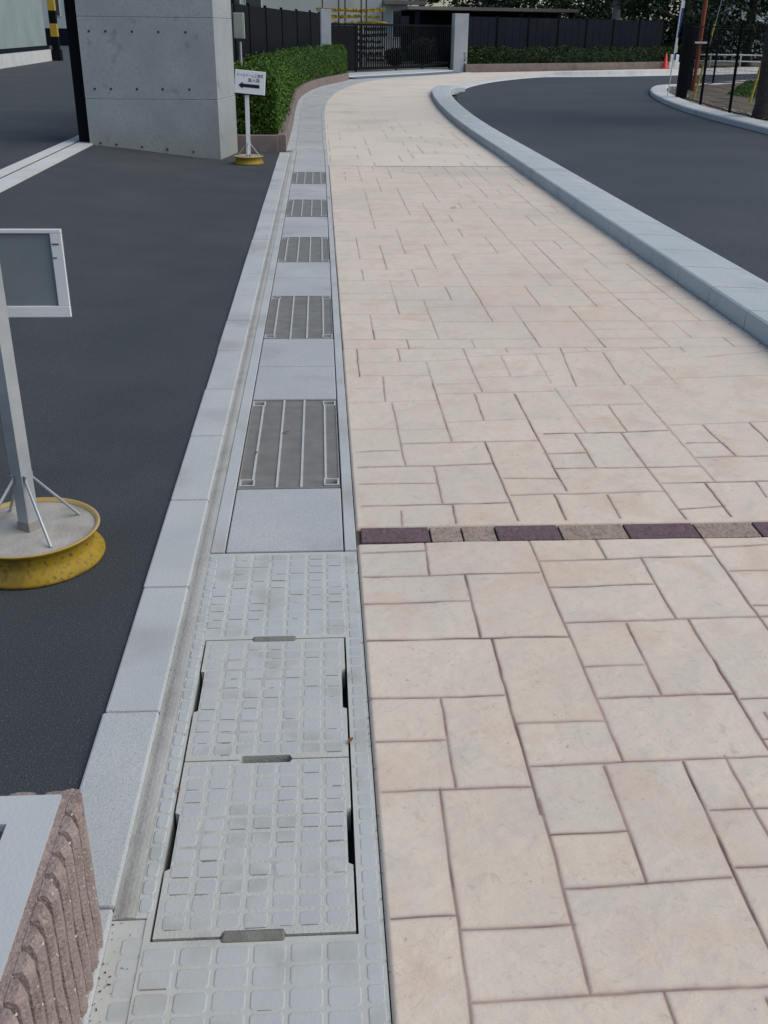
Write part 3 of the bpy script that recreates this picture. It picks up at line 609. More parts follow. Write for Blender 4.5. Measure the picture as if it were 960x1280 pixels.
st, tp = stand(NX, NY, -0.004, 1.02, (-0.016, 0.05), R_(14), 0.226, 'near sign stand by the driveway edge, its white panel seen from behind', R_(22), 0.032)
pn = MB(); px0, px1, pz0, pz1, py_ = -1.135, -0.768, 0.745, 1.008, 3.10
pn.box(px0, px1, py_, py_ + 0.004, pz0, pz1, 0)
pn2 = MB()
pn2.box(px0, px1, py_ - 0.010, py_, pz0, pz0 + 0.034, 0, 0.002); pn2.box(px0, px1, py_ - 0.010, py_, pz1 - 0.012, pz1, 0, 0.002)
pn2.box(px0, px0 + 0.028, py_ - 0.0095, py_ - 0.0005, pz0 + 0.034, pz1 - 0.012, 0, 0.002); pn2.box(px1 - 0.034, px1, py_ - 0.0095, py_ - 0.0005, pz0 + 0.034, pz1 - 0.012, 0, 0.002)
pb = pn.build('sign_panel', 'signback', st); pn2.build('panel_frame', 'white', pb)
for (xx_, zz_, ww, hh_) in ((px1 - 0.030, pz1 - 0.045, 0.020, 0.0035), (px1 - 0.032, pz1 - 0.085, 0.012, 0.003)):
    MB().box(xx_, xx_ + ww, py_ - 0.0112, py_ - 0.0096, zz_, zz_ + hh_).build('scuff', 'hole', pb)

FX, FY = -0.905, 13.52
st2, tp2 = stand(FX, FY, -0.004, 1.06, (0.015, 0.0), R_(45), 0.192, 'far sign stand before the concrete wall, white panel with a black left arrow', R_(45), 0.034, 'white')
ang = R_(-5)
rotm = Matrix.Translation((FX + 0.06, FY - 0.04, 0.945)) @ Matrix.Rotation(R_(4.5), 4, 'Y') @ Matrix.Rotation(R_(-4), 4, 'Z')
fp = MB().box(-0.185, 0.185, -0.012, 0.012, -0.132, 0.132, 0, 0.003, rotm).build('sign_panel', 'white_face', st2)
MB().box(-0.187, 0.187, -0.008, 0.016, -0.146, -0.133, 0, 0.0, rotm).build('panel_shadow_strip', 'slate', fp)  # dark strip standing in for the shadow line along the panel's bottom edge
ar = MB(); A = [(-0.140, -0.040), (-0.088, 0.000), (-0.088, -0.020), (0.118, -0.020), (0.118, -0.060), (-0.088, -0.060), (-0.088, -0.080)]
ar.add([rotm @ Vector((x, -0.0145, z)) for x, z in A], [list(range(7))]); ar.build('arrow', 'ink', fp)
def lettering(txt, x0, x1, zc, hgt):
    c = bpy.data.curves.new('lettering', 'FONT'); c.body = txt; o = bpy.data.objects.new('tmp', c); COL.objects.link(o)
    bpy.context.view_layer.update(); dg = bpy.context.evaluated_depsgraph_get()
    m_ = bpy.data.meshes.new_from_object(o.evaluated_get(dg)); bpy.data.objects.remove(o)
    vv = [v.co.copy() for v in m_.vertices]; a0, a1 = min(v.x for v in vv), max(v.x for v in vv); b0, b1 = min(v.y for v in vv), max(v.y for v in vv)
    mb = MB(); o3 = []
    for v in vv: o3.append(rotm @ Vector((x0 + (v.x - a0) / (a1 - a0) * (x1 - x0), -0.0145, zc + ((v.y - b0) / (b1 - b0) - 0.5) * hgt)))
    mb.add(o3, [list(p.vertices) for p in m_.polygons]); return mb
lettering('ドールドーム工事用', -0.155, 0.155, 0.078, 0.040).build('lettering', 'ink', fp)
lettering('進入路', -0.025, 0.120, 0.026, 0.046).build('lettering', 'ink', fp)

# ================================================================== NEAR RIBBED PLANTER (bottom left)
nx1, ny1, nh = -0.452, 1.398, 0.345
t = thing('block_planter', 'ribbed brown block planter with pale mortar cap at the driveway corner', 'planter', (-0.8, 0.9, 0.0))
body = MB(); body.box(-1.6, nx1, ny1 - 0.074, ny1, -0.02, nh); body.box(nx1 - 0.085, nx1, -0.6, ny1 - 0.074, -0.02, nh)
# split-face ribs
def rib(mb, along_y, p, hw, dep):
    sec = 5
    rows = [(-0.02, 1.0), (nh * 0.25, 1.05), (nh * 0.5, 0.95), (nh * 0.75, 1.02), (nh * 0.94, 1.0), (nh - 0.003, 0.62)]
    vs = []
    for z, k in rows:
        for i in range(sec + 1):
            a = math.pi * i / sec; off = -math.cos(a) * hw; d = max(0.0, math.sin(a)) ** 0.6 * dep * k * random.uniform(0.95, 1.06) + 0.001
            vs.append((nx1 + d, p + off, z) if along_y else (p + off, ny1 + d, z))
    n = sec + 1; fs = [(j * n + i, j * n + i + 1, (j + 1) * n + i + 1, (j + 1) * n + i) for j in range(len(rows) - 1) for i in range(sec)]
    if not along_y: fs = [f[::-1] for f in fs]
    mb.add(vs, fs, 0); mb.add(vs[-n:], [list(range(n))], 0)
yy = ny1 - 0.022
while yy > -0.5: rib(body, True, yy, 0.0195, 0.024); yy -= 0.0465
xx = nx1 - 0.02
while xx > -1.55: rib(body, False, xx, 0.026, 0.020); xx -= 0.062
body.tube([(nx1, ny1, -0.02), (nx1, ny1, nh - 0.004)], 0.020, 10)
body.build('block_wall', 'block', t)
cp = MB(); cp.prism([(-1.6, ny1 - 0.006), (nx1 - 0.012, ny1 - 0.006), (nx1 - 0.012, -0.6), (nx1 - 0.086, -0.6), (nx1 - 0.086, ny1 - 0.075), (-1.6, ny1 - 0.075)], nh - 0.01, nh + 0.006)
cp.build('cap', 'cap', t)
chp = MB()
for k in range(260):
    y_ = random.uniform(0.85, ny1 - 0.02); z_ = nh * random.random() ** 1.3; s = random.uniform(0.0010, 0.0028)
    ph = ((ny1 - 0.022 - y_) / 0.0465) % 1.0; d = nx1 + 0.024 * max(0, math.sin(math.pi * min(1, max(0, 0.5 + (ph if ph < 0.5 else ph - 1) * 1.15)))) ** 0.6
    chp.add([(d - 0.001, y_ - s, z_), (d + 0.002, y_, z_ - s), (d - 0.001, y_ + s, z_), (d + 0.002, y_, z_ + s * 1.8), (d + 0.003, y_, z_)], [(0, 1, 4), (1, 2, 4), (2, 3, 4), (3, 0, 4)])
chp.build('stone_chips', 'chip', t)['kind'] = 'stuff'
MB().box(-1.6, nx1 - 0.0855, -0.6, ny1 - 0.0745, -0.01, nh - 0.09).build('soil', 'soil', t)

# ================================================================== GATE WALL, GATE LEAF, TRACK
t = thing('gate_wall', 'fair-faced concrete gate wall with rows of dark tie holes', 'wall', (-2.1, 14.3, 0))
def ring(z, ins=0.0):
    return [(-2.93 + ins, 13.84 + ins), (-1.285 - ins, 13.84 + ins), (-1.135 - ins, 14.80 - ins), (-2.93 + ins, 14.80 - ins)]
wl = MB(); levels = [(-0.1, 0.72), (0.72, 1.65), (1.65, 2.75)]
for li, (a, c) in enumerate(levels):
    e = 0.007; rings = [(a, 0), (c - e, 0), (c, e)] if li == 0 else [(a, e), (a + e, 0), (c - e, 0), (c, e)]
    vs = []
    for z, ins in rings: vs += [(x, y, z) for x, y in ring(z, ins)]
    fs = [(j * 4 + k, j * 4 + (k + 1) % 4, (j + 1) * 4 + (k + 1) % 4, (j + 1) * 4 + k) for j in range(len(rings) - 1) for k in range(4)]
    fs += [tuple(range(len(vs) - 4, len(vs)))]
    wl.add(vs, fs, 0)
for zrow in (1.49, 0.84, 0.17, 2.15):
    for x in (-2.80, -2.60, -2.28, -1.96, -1.63):
        zc = zrow if zrow > 0.2 else (0.07 + 0.115 * max(0, -1.3 - x) * 0.75)
        wl.tube([(x, 13.86, zc), (x, 13.836, zc)], 0.015, 10, 1)
wb = wl.build('wall_body', ['wall', 'hole'], t)
wt = MT['wall'].node_tree; WN = wt.nodes; WL = wt.links; wp = WN['Principled BSDF']; src = wp.inputs['Base Color'].links[0].from_socket
geo_ = WN.new('ShaderNodeNewGeometry'); sx = WN.new('ShaderNodeSeparateXYZ'); WL.new(geo_.outputs['Position'], sx.inputs[0])
nz = WN.new('ShaderNodeTexNoise'); nz.inputs['Scale'].default_value = 2.2; nz.inputs['Detail'].default_value = 7; WL.new(geo_.outputs['Position'], nz.inputs['Vector'])
ma = WN.new('ShaderNodeMath'); ma.operation = 'MULTIPLY_ADD'; WL.new(nz.outputs[0], ma.inputs[0]); ma.inputs[1].default_value = -0.75; WL.new(sx.outputs['Z'], ma.inputs[2])
mr = WN.new('ShaderNodeMapRange'); mr.inputs['From Min'].default_value = 0.12; mr.inputs['From Max'].default_value = -0.12; mr.inputs['To Max'].default_value = 0.35; WL.new(ma.outputs[0], mr.inputs['Value'])
mx = WN.new('ShaderNodeMix'); mx.data_type = 'RGBA'; WL.new(mr.outputs[0], mx.inputs[0]); WL.new(src, mx.inputs[6]); mx.inputs[7].default_value = (0.235, 0.24, 0.18, 1); WL.new(mx.outputs[2], wp.inputs['Base Color'])
ft = MB(); 
for k in range(16):
    pass
t2 = thing('sliding_gate', 'black steel end post of the driveway sliding gate beside the concrete wall', 'gate', (-3.05, 15.0, 0.19))
MB().box(-3.10, -2.965, 14.0, 14.12, 0.20, 2.6, 0, 0.006).build('end_post', 'blackmetal', t2)
lf = MB(); lf.box(-3.06, -3.0, 14.121, 19.0, 0.26, 0.36); lf.box(-3.06, -3.0, 14.121, 19.0, 2.4, 2.5)
for k in range(40): lf.box(-3.045, -3.015, 14.2 + k * 0.12, 14.25 + k * 0.12, 0.36, 2.4)
lf.build('gate_leaf', 'blackmetal', t2)
tr = MB()
def strip(mb, a0, a1, b0, b1, z, th, mi): mb.add([(a0[0], a0[1], z), (a1[0], a1[1], z), (b1[0], b1[1], z), (b0[0], b0[1], z), (a0[0], a0[1], z - th), (a1[0], a1[1], z - th), (b1[0], b1[1], z - th), (b0[0], b0[1], z - th)], [(3, 2, 1, 0), (0, 1, 5, 4), (1, 2, 6, 5), (2, 3, 7, 6), (3, 0, 4, 7)], mi)
strip(tr, (-3.34, -2), (-3.30, 15.4), (-3.17, -2), (-3.15, 15.4), 0.196, 0.1, 0)
strip(tr, (-3.165, -2), (-3.145, 15.4), (-3.135, -2), (-3.115, 15.4), 0.188, 0.1, 1)
strip(tr, (-3.13, -2), (-3.11, 14.8), (-2.90, -2), (-2.90, 14.0), 0.194, 0.1, 0)
struct(tr.build('gate_track', ['kerb_white', 'hole']))

# ================================================================== BRICK PLANTER, HEDGE, FENCE ON THE LEFT
def quads_mesh(P, size, seed, up=0.3):
    r = np.random.default_rng(seed); n = len(P); d = r.standard_normal((n, 3)); d[:, 2] = np.abs(d[:, 2]) * (1 + up); d /= np.linalg.norm(d, axis=1)[:, None]
    a = np.cross(d, r.standard_normal((n, 3))); a /= np.linalg.norm(a, axis=1)[:, None]; b_ = np.cross(d, a)
    s = size * r.uniform(0.6, 1.3, (n, 1)); V = np.stack([P - a * s, P - b_ * s * 0.5, P + a * s, P + b_ * s * 0.5], 1).reshape(-1, 3)
    return V, np.arange(4 * n).reshape(n, 4)
def leaf_object(name, P, size, m, parent=None, org=(0, 0, 0), seed=1):
    o3 = Vector((0, 0, 0)); q_ = parent
    while q_ is not None: o3 = o3 + q_.location; q_ = q_.parent
    if parent is None: o3 = Vector(org)
    V, Fq = quads_mesh(np.asarray(P) - np.array(o3), size, seed)
    me = bpy.data.meshes.new(name); me.vertices.add(len(V)); me.vertices.foreach_set('co', V.ravel().astype(np.float32)); me.loops.add(Fq.size); me.loops.foreach_set('vertex_index', Fq.ravel().astype(np.int32))
    me.polygons.add(len(Fq)); me.polygons.foreach_set('loop_start', np.arange(0, Fq.size, 4, dtype=np.int32)); me.polygons.foreach_set('loop_total', np.full(len(Fq), 4, np.int32)); me.update()
    me.materials.append(MT[m]); o = bpy.data.objects.new(name, me); COL.objects.link(o)
    if parent is not None: o.parent = parent
    else: o.location = org
    return o
pl_in = smoothpath([(-0.53, 14.88), (-0.53, 19.1), (-0.56, 23.2), (-0.50, 27.5), (-0.06, 32.0), (0.80, 36.0), (0.95, 37.2)], 6)
t = thing('planter_kerb', 'low brown brick planter kerb curving along the left gutter', 'planter', (-0.6, 15, 0))
k = MB(); k.sweep([(0.055, -0.02), (0.055, 0.205), (0.045, 0.215), (-0.055, 0.215), (-0.065, 0.205), (-0.065, -0.02)], pl_in)
k.box(-1.2, -0.585, 14.84, 14.96, -0.02, 0.213, 0, 0.006); k.build('coping', 'brickcope', t)
so_ = MB(); so_.prism([(-1.6, 14.97)] + [(p[0] - 0.06, p[1]) for p in pl_in if p[1] > 15] + [(0.55, 38.5), (-1.2, 26), (-1.75, 20)], -0.02, 0.12); so_.build('soil', 'soil', t)
P = []; inner_l = smoothpath([(-1.22, 15.2), (-1.35, 19), (-1.25, 23), (-0.95, 27.5), (-0.45, 32), (0.25, 36), (0.5, 37.5)], 6)
out_l = smoothpath([(-0.62, 15.2), (-0.60, 19), (-0.63, 23), (-0.56, 27.5), (-0.13, 32), (0.72, 36), (0.92, 37.3)], 6)
r = np.random.default_rng(2)
def hedge_pts(inp, outp, zb_, zt, n, wav=0.06, fall=0.05):
    m_ = len(inp) - 1; tt = r.uniform(0, m_ - 1e-6, n); i = tt.astype(int); f = tt - i
    A = np.array(inp); B = np.array(outp); a = A[i] * (1 - f)[:, None] + A[i + 1] * f[:, None]; b_ = B[i] * (1 - f)[:, None] + B[i + 1] * f[:, None]
    s = r.uniform(0, 1, n); zf = r.uniform(0, 1, n)
    sel = r.uniform(0, 1, n); s = np.where(sel < 0.36, 1 + r.normal(0, 0.05, n), s); zf = np.where((sel >= 0.36) & (sel < 0.74), 1 + r.normal(0, 0.04, n), zf)
    bul = 0.10 * np.sin(tt * 2.7) * np.sin(tt * 1.1 + 2); s = s - np.where(s > 0.8, (np.clip(zf, 0, 1) ** 4) * 0.12, 0) + 0.0
    xy = a + (b_ - a) * s[:, None]; z = zb_ + (zt - zb_) * zf + wav * np.sin(tt * 3.1 + s * 4) * zf + bul * 0.4
    return np.stack([xy[:, 0], xy[:, 1], np.maximum(z, zb_)], 1)
P = hedge_pts(inner_l, out_l, 0.16, 0.96, 62000)
e = r.uniform(0, 1, (7000, 3)); P = np.concatenate([P, np.stack([-1.2 + 0.62 * e[:, 0], 15.2 + r.normal(0, 0.05, 7000), 0.2 + 0.76 * e[:, 1]], 1)])
t = thing('hedge', 'clipped green hedge in the brick planter on the left', 'hedge', (-0.9, 15.2, 0.12))
leaf_object('foliage', P, 0.024, 'leaf', t, seed=4)
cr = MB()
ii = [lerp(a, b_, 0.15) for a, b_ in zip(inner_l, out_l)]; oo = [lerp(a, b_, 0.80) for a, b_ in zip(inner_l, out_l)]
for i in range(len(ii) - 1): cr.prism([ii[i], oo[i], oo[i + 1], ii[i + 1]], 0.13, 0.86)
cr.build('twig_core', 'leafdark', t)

# black slatted fence behind the hedge
fl_ = [(-1.42, 17.0), (-1.50, 20.0), (-1.42, 23.0), (-1.22, 26.0), (-0.95, 29.0), (-0.62, 32.0), (-0.26, 35.0), (0.02, 38.6)]
t = thing('slat_fence', 'black vertical slat fence behind the left hedge', 'fence', (-1.4, 17, 0.1))
for i, p in enumerate(fl_):
    MB().box(p[0] - 0.035, p[0] + 0.035, p[1] - 0.035, p[1] + 0.035, 0.05, 1.97 + 0.014 * i, 0, 0.005).build('post', 'blackmetal', t)
for i, (a, c) in enumerate(zip(fl_, fl_[1:])):
    pnl = MB(); A, C_ = Vector(a), Vector(c); d = (C_ - A).normalized(); nn = Vector((d.y, -d.x)); n_ = int((C_ - A).length / 0.085)
    z1 = 1.93 + 0.014 * i
    for k in range(n_):
        q0 = A + d * (0.05 + k * 0.085); q1 = q0 + d * 0.074; w_ = nn * 0.012
        pnl.prism([tuple(q0 - w_), tuple(q1 - w_), tuple(q1 + w_), tuple(q0 + w_)], 0.22, z1)
    for zr in (0.35, z1 - 0.15):
        o1, o2 = A - nn * 0.03, C_ - nn * 0.03
        pnl.prism([tuple(o1 - nn * 0.015), tuple(o2 - nn * 0.015), tuple(o2 + nn * 0.012), tuple(o1 + nn * 0.012)], zr, zr + 0.04)
    pnl.build('slat_panel', 'blackmetal', t)

t = thing('meter_box', 'beige meter box on a thin steel pole behind the concrete wall', 'meter box', (-1.17, 16.6, 0.05))
MB().tube([(-1.17, 16.6, 0.05), (-1.16, 16.6, 1.36)], 0.019, 8).build('pole', 'alu', t)
bx = MB().box(-1.245, -1.085, 16.50, 16.60, 1.40, 1.745, 0, 0.006).build('cabinet', 'box', t)
MB().box(-1.235, -1.105, 16.492, 16.499, 1.41, 1.735, 0, 0.002).build('cabinet_door', 'box', bx)

# ================================================================== GATE AT THE BACK
def pier(x, y, wx, wy, h_, label, rz=0.0):
    t = MB(); m4 = Matrix.Translation((x, y, 0)) @ Matrix.Rotation(rz, 4, 'Z')
    t.box(-wx / 2, wx / 2, -wy / 2, wy / 2, -0.05, h_, 0, 0.012, m4)
    return tag(t.build('gate_pier', 'pier', None, (x, y, 0)), label, 'gate pier', 'concrete gate piers')
pier(0.245, 40.1, 0.36, 0.40, 2.17, 'concrete gate pier on the left, rising out of the green hedge', R_(8))
pier(5.72, 45.0, 0.58, 0.42, 2.15, 'broad concrete gate pier on the right, beside the far brick planter', R_(10))
ga, gb = Vector((0.46, 40.15)), Vector((5.43, 45.7)); gd = (gb - ga); gl_ = gd.length; gu = gd.normalized(); gn = Vector((gu.y, -gu.x))
t = thing('slatted_gate', 'black sliding gate with vertical bars between the two concrete piers', 'gate', (ga.x, ga.y, 0))
def gpr(mb, s0, s1, z0, z1, th=0.02, off=0.0):
    a, c = ga + gu * s0 + gn * off, ga + gu * s1 + gn * off; mb.prism([tuple(a - gn * th), tuple(c - gn * th), tuple(c + gn * th), tuple(a + gn * th)], z0, z1)
f_ = MB(); gpr(f_, 0.0, gl_, 1.66, 1.73, 0.03); gpr(f_, 1.35, gl_, 0.16, 0.26, 0.03)
for s_ in (0.0, 1.33, gl_ - 0.07): gpr(f_, s_, s_ + 0.07, 0.1, 1.66 , 0.03)
f_.build('gate_frame', 'blackmetal', t)
s_ = MB(); gpr(s_, 0.07, 1.33, 0.14, 1.655, 0.012); s_.build('solid_panel', 'blackmetal', t)
br = MB(); x_ = 1.44
while x_ < gl_ - 0.08: gpr(br, x_, x_ + 0.045, 0.262, 1.657, 0.014); x_ += 0.135
br.build('gate_bars', 'blackmetal', t)
MB().box(-0.22, 0.22, -0.02, 0.02, 1.45, 2.02, 0, 0, Matrix.Translation((3.35, 43.6, 0)) @ Matrix.Rotation(R_(35), 4, 'Z')).build('notice_board', 'slate', t)
rp = MB(); rl = smoothpath([(0.98, 37.6), (1.6, 38.6), (2.6, 40.0), (4.0, 41.9), (5.45, 44.3)], 6)
rp.sweep([(0.35, -0.05), (0.35, 0.006), (-0.02, 0.05)], rl, mi=1, caps=False); rp.sweep([(-0.02, 0.05), (-0.05, 0.085), (-0.35, 0.095), (-1.3, 0.10), (-1.3, -0.05)], rl, caps=False)
struct(rp.build('gate_ramp', ['kerb', 'ramp']))
struct(MB().sheet([(0.02, 29.5), (1.2, 33.5), (3.0, 38.0), (6.2, 43.8), (6.2, 45.5), (5.4, 46.2), (0.4, 40.2), (0.2, 36.5)], -0.004).build('gate_apron', 'kerb'))
# ================================================================== RIGHT-HAND PLANTER, HEDGE, FENCE
pr = smoothpath([(5.95, 44.75), (6.6, 45.15), (8.1, 46.1), (12.1, 48.6), (16.4, 51.8), (17.4, 52.7)], 5)
t = thing('planter_kerb', 'low brown brick planter kerb under the far dark panel fence', 'planter', (6, 44.8, 0))
k = MB(); k.sweep([(0.06, -0.02), (0.06, 0.29), (-0.06, 0.30), (-0.06, -0.02)], pr); k.build('coping', 'brickcope', t)
pb_ = [(p[0] - 0.55, p[1] + 0.85) for p in pr]
so_ = MB()
for i in range(len(pr) - 1): so_.prism([lerp(pr[i], pb_[i], 0.07), lerp(pr[i + 1], pb_[i + 1], 0.07), pb_[i + 1], pb_[i]], -0.02, 0.2)
so_.build('soil', 'soil', t)
t = thing('hedge', 'low dark clipped hedge before the far dark panel fence', 'hedge', (6.5, 46, 0.2))
P = hedge_pts([lerp(a, c, 0.95) for a, c in zip(pr, pb_)], [lerp(a, c, 0.14) for a, c in zip(pr, pb_)], 0.24, 0.86, 20000, 0.04)
leaf_object('foliage', P, 0.05, 'leafhedge2', t, seed=8)
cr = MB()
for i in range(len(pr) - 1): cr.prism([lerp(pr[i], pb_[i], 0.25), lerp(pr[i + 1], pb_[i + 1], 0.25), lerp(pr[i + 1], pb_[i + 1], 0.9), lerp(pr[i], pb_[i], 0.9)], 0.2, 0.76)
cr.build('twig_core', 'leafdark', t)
t = thing('panel_fence', 'dark blue-black panel fence above the far low hedge', 'fence', (6.2, 46, 0))
fA, fB = Vector((6.0, 46.0)), Vector((16.9, 54.0)); fd = fB - fA; n_ = 7
for i in range(n_ + 1):
    p = fA + fd * (i / n_); MB().box(p.x - 0.05, p.x + 0.05, p.y - 0.05, p.y + 0.05, 0, 2.10).build('post', 'blackmetal', t)
fu = fd.normalized(); fn_ = Vector((fu.y, -fu.x))
for i in range(n_):
    a = fA + fd * (i / n_) + fu * 0.06; c = fA + fd * ((i + 1) / n_) - fu * 0.06; pm = MB()
    for k in range(4):
        q0 = a + (c - a) * (k / 4) + fu * 0.008; q1 = a + (c - a) * ((k + 1) / 4) - fu * 0.008
        pm.prism([tuple(q0 - fn_ * 0.02), tuple(q1 - fn_ * 0.02), tuple(q1 + fn_ * 0.02), tuple(q0 + fn_ * 0.02)], 0.1, 2.06)
    pm.build('panel', 'slate', t)

# ================================================================== TREES AND FAR GREENERY
def blob(c, rad, n, flat=0.8):
    d = r.standard_normal((n, 3)); d /= np.linalg.norm(d, axis=1)[:, None]; rr = r.uniform(0.45, 1.05, (n, 1)) ** 0.6
    return np.array(c) + d * rr * np.array([rad, rad, rad * flat])
def tree(x, y, h_, cr_, trunk_r, label, low=1.6, n=9000, seed=1, m='leafdark', bark='bark', name='tree', leaf=0.13, group='trees behind the far fence', lean=0.0):
    t = thing(name, label, 'tree', (x, y, -0.1), group); rs = random.Random(seed)
    tk = MB(); top = Vector((x + lean, y, h_ * 0.8)); tk.tube([(x, y, -0.1), (x + lean * 0.1, y, 0.3), (x + lean * 0.4, y + 0.05, h_ * 0.35), top], [trunk_r * 1.35, trunk_r, trunk_r * 0.8, trunk_r * 0.25], 10)
    for k in range(8):
        z = rs.uniform(low + 0.2, h_ * 0.7); a = rs.uniform(0, 6.28); l = cr_ * rs.uniform(0.5, 0.9); p0 = Vector((x + lean * z / h_, y, z))
        tk.tube([p0, p0 + Vector((math.cos(a) * l * 0.5, math.sin(a) * l * 0.5, l * 0.25)), p0 + Vector((math.cos(a) * l, math.sin(a) * l, l * 0.4))], [trunk_r * 0.4, trunk_r * 0.25, trunk_r * 0.08], 6)
    tk.build('trunk', bark, t)
    pts = []
    for k in range(22):
        a = rs.uniform(0, 6.28); q_ = rs.uniform(0.1, 0.85) * cr_; z = rs.uniform(low + 0.4, h_ - 0.5); f = 1 - 0.5 * abs((z - low) / (h_ - low) - 0.45)
        pts.append(blob((x + lean * 0.6 + math.cos(a) * q_ * f, y + math.sin(a) * q_ * f, z), cr_ * rs.uniform(0.28, 0.46), n // 22))
    leaf_object('crown', np.concatenate(pts), leaf, m, t, seed=seed)
    return t
tree(14.9, 55.5, 8.0, 3.4, 0.24, 'tree with a pale straight trunk rising behind the far dark fence', 2.35, 7000, 3, bark='bark_pale')
tree(19.2, 57.5, 8.5, 4.0, 0.28, 'dense dark tree right of the far fence, foliage almost to the ground', 0.5, 11000, 4)
tree(11.2, 66.0, 8.0, 4.2, 0.25, 'broad dark tree above the shelter roof', 2.0, 8000, 5)
tree(23.8, 60.5, 9.0, 4.4, 0.28, 'dark tree farther right beyond the bend of the road', 0.9, 10000, 6)
tree(18.5, 71.0, 10.0, 5.0, 0.3, 'tall dark tree behind the other trees at the bend', 0.9, 9000, 7)
tree(8.81, 21.0, 6.8, 2.6, 0.20, 'dark trunked street tree at the right edge on the corner island', 2.75, 7000, 8, group='trees on the corner island', leaf=0.07, lean=-0.10)
# dark hedge beyond the island
t = thing('hedge', 'long dark hedge across the road behind the wire fence', 'hedge', (21, 58, 0))
P = hedge_pts([(18.5, 58.6), (24, 58.2), (32, 57.4), (44, 55)], [(18.5, 57.2), (24, 56.8), (32, 56.0), (44, 53.6)], 0.2, 1.95, 15000, 0.12)
leaf_object('foliage', P, 0.11, 'leafdark', t, seed=21)
# shrub behind the gate bars
for k, (x, y, rad, lb) in enumerate(((4.5, 48.0, 0.75, 'rounded dark shrub behind the right half of the barred gate'), (3.3, 47.2, 0.5, 'smaller dark shrub behind the middle of the barred gate'), (17.6, 53.0, 0.55, 'scrubby bush beside the traffic cone at the end of the far planter'))):
    t = thing('shrub', lb, 'shrub', (x, y, 0)); tk = MB()
    for q_ in range(5): tk.tube([(x, y, -0.05), (x + rad * 0.5 * math.cos(q_ * 1.26), y + rad * 0.5 * math.sin(q_ * 1.26), rad * 1.1)], [0.02, 0.008], 5)
    tk.build('stem', 'bark', t)
    leaf_object('foliage', np.concatenate([blob((x + random.uniform(-.3, .3) * rad, y + random.uniform(-.3, .3) * rad, rad * random.uniform(0.7, 1.25)), rad * 0.7, 450) for _ in range(7)]), 0.06, 'leafdark', t, seed=30 + k)
# far-off wood closing the view
P = []
for k in range(90):
    x = -70 + k * 2.1 + random.uniform(-1, 1); P.append(blob((x, 104 + random.uniform(-3, 3), random.uniform(1.0, 6.5)), random.uniform(2.0, 3.4), 330))
wd = leaf_object('wood', np.concatenate(P), 0.34, 'leafdark', None, (0, 104, 0), 40); tag(wd, 'far wood closing the view behind the buildings', 'wood', kind='stuff')

# ================================================================== BUILDINGS
t = thing('workshop', 'cream walled workshop behind the barred gate with dark window', 'building', (-1, 78, 0))
MB().box(-9.5, 2.4, 75, 84, -0.1, 6.0).build('wall', 'render', t)
MB().box(2.405, 6.0, 76.2, 84, -0.1, 5.6).build('side_wing', 'render2', t)
wf = MB().box(5.0, 5.95, 76.14, 76.195, 1.0, 2.75).build('window', 'white', t); MB().box(5.08, 5.87, 76.10, 76.138, 1.08, 2.67).build('pane', 'glass', wf)
MB().box(4.4, 7.2, 74.9, 76.195, 3.05, 3.3).build('canopy', 'roof', t)
for k, x in enumerate((-7.6, -6.2, -4.8)):
    wf = MB().box(x, x + 1.1, 74.95, 74.995, 2.2, 3.3).build('window', 'white', t); MB().box(x + 0.06, x + 1.04, 74.92, 74.948, 2.26, 3.24).build('pane', 'glass', wf)
t = thing('shelter', 'long low shelter with a dark flat roof behind the far fence', 'shelter', (9, 62, 0))
MB().prism([(4.7, 58.5), (14.4, 61.5), (14.1, 65.5), (4.4, 62.5)], 2.50, 2.66).build('roof', 'roof', t)
for p in ((5.2, 58.9), (8.0, 59.8), (11.0, 60.7), (14.0, 61.65)): MB().box(p[0] - 0.12, p[0] + 0.12, p[1] - 0.12, p[1] + 0.12, -0.1, 2.5).build('column', 'slate', t)
MB().prism([(4.6, 62.3), (14.2, 65.2), (14.2, 65.4), (4.6, 62.5)], -0.1, 2.5).build('back_wall', 'slate', t)  # the dark under the roof is put into this wall's colour
MB().box(7.6, 8.9, 57.9, 58.2, 1.9, 2.08, 0, 0, Matrix.Translation((0, 0, 0))).build('gutter_box', 'pier', t) if False else None
# pale house seen over the hedge on the right
t = thing('house', 'pale house behind the trees at the far right', 'house', (30, 75, 0))
MB().box(27.5, 33, 74, 82, -0.1, 3.9).build('wall', 'render2', t)
MB().prism([(27.0, 73.5), (33.5, 73.5), (33.5, 82.5), (27.0, 82.5)], 3.9, 4.2).build('roof', 'roof', t)
wf = MB().box(28.6, 30.0, 73.94, 73.995, 1.2, 2.4).build('window', 'white', t); MB().box(28.7, 29.9, 73.91, 73.938, 1.3, 2.3).build('pane', 'glass', wf)
# house and low wall in the gap beside the gate wall
t = thing('house', 'pale house with dark windows in the gap left of the concrete wall', 'house', (-19, 92, 0))
MB().box(-30, -14.5, 92, 99, -0.1, 6.5).build('wall', 'render2', t)
for x in (-21.4, -20.2, -19.2): 
    wf = MB().box(x, x + 0.7, 91.94, 91.995, 2.2, 3.5).build('window', 'white', t); MB().box(x + 0.06, x + 0.64, 91.91, 91.938, 2.26, 3.44).build('pane', 'glass', wf)
MB().prism([(-30.4, 91.6), (-14.1, 91.6), (-14.1, 99.4), (-30.4, 99.4)], 6.5, 6.7).build('roof', 'roof', t)
tag(MB().box(-26, -13.5, 84.0, 84.4, 0.1, 1.35).build('low_wall', 'slate', None, (-19, 84, 0)), 'low dark wall in front of the distant pale house', 'wall')
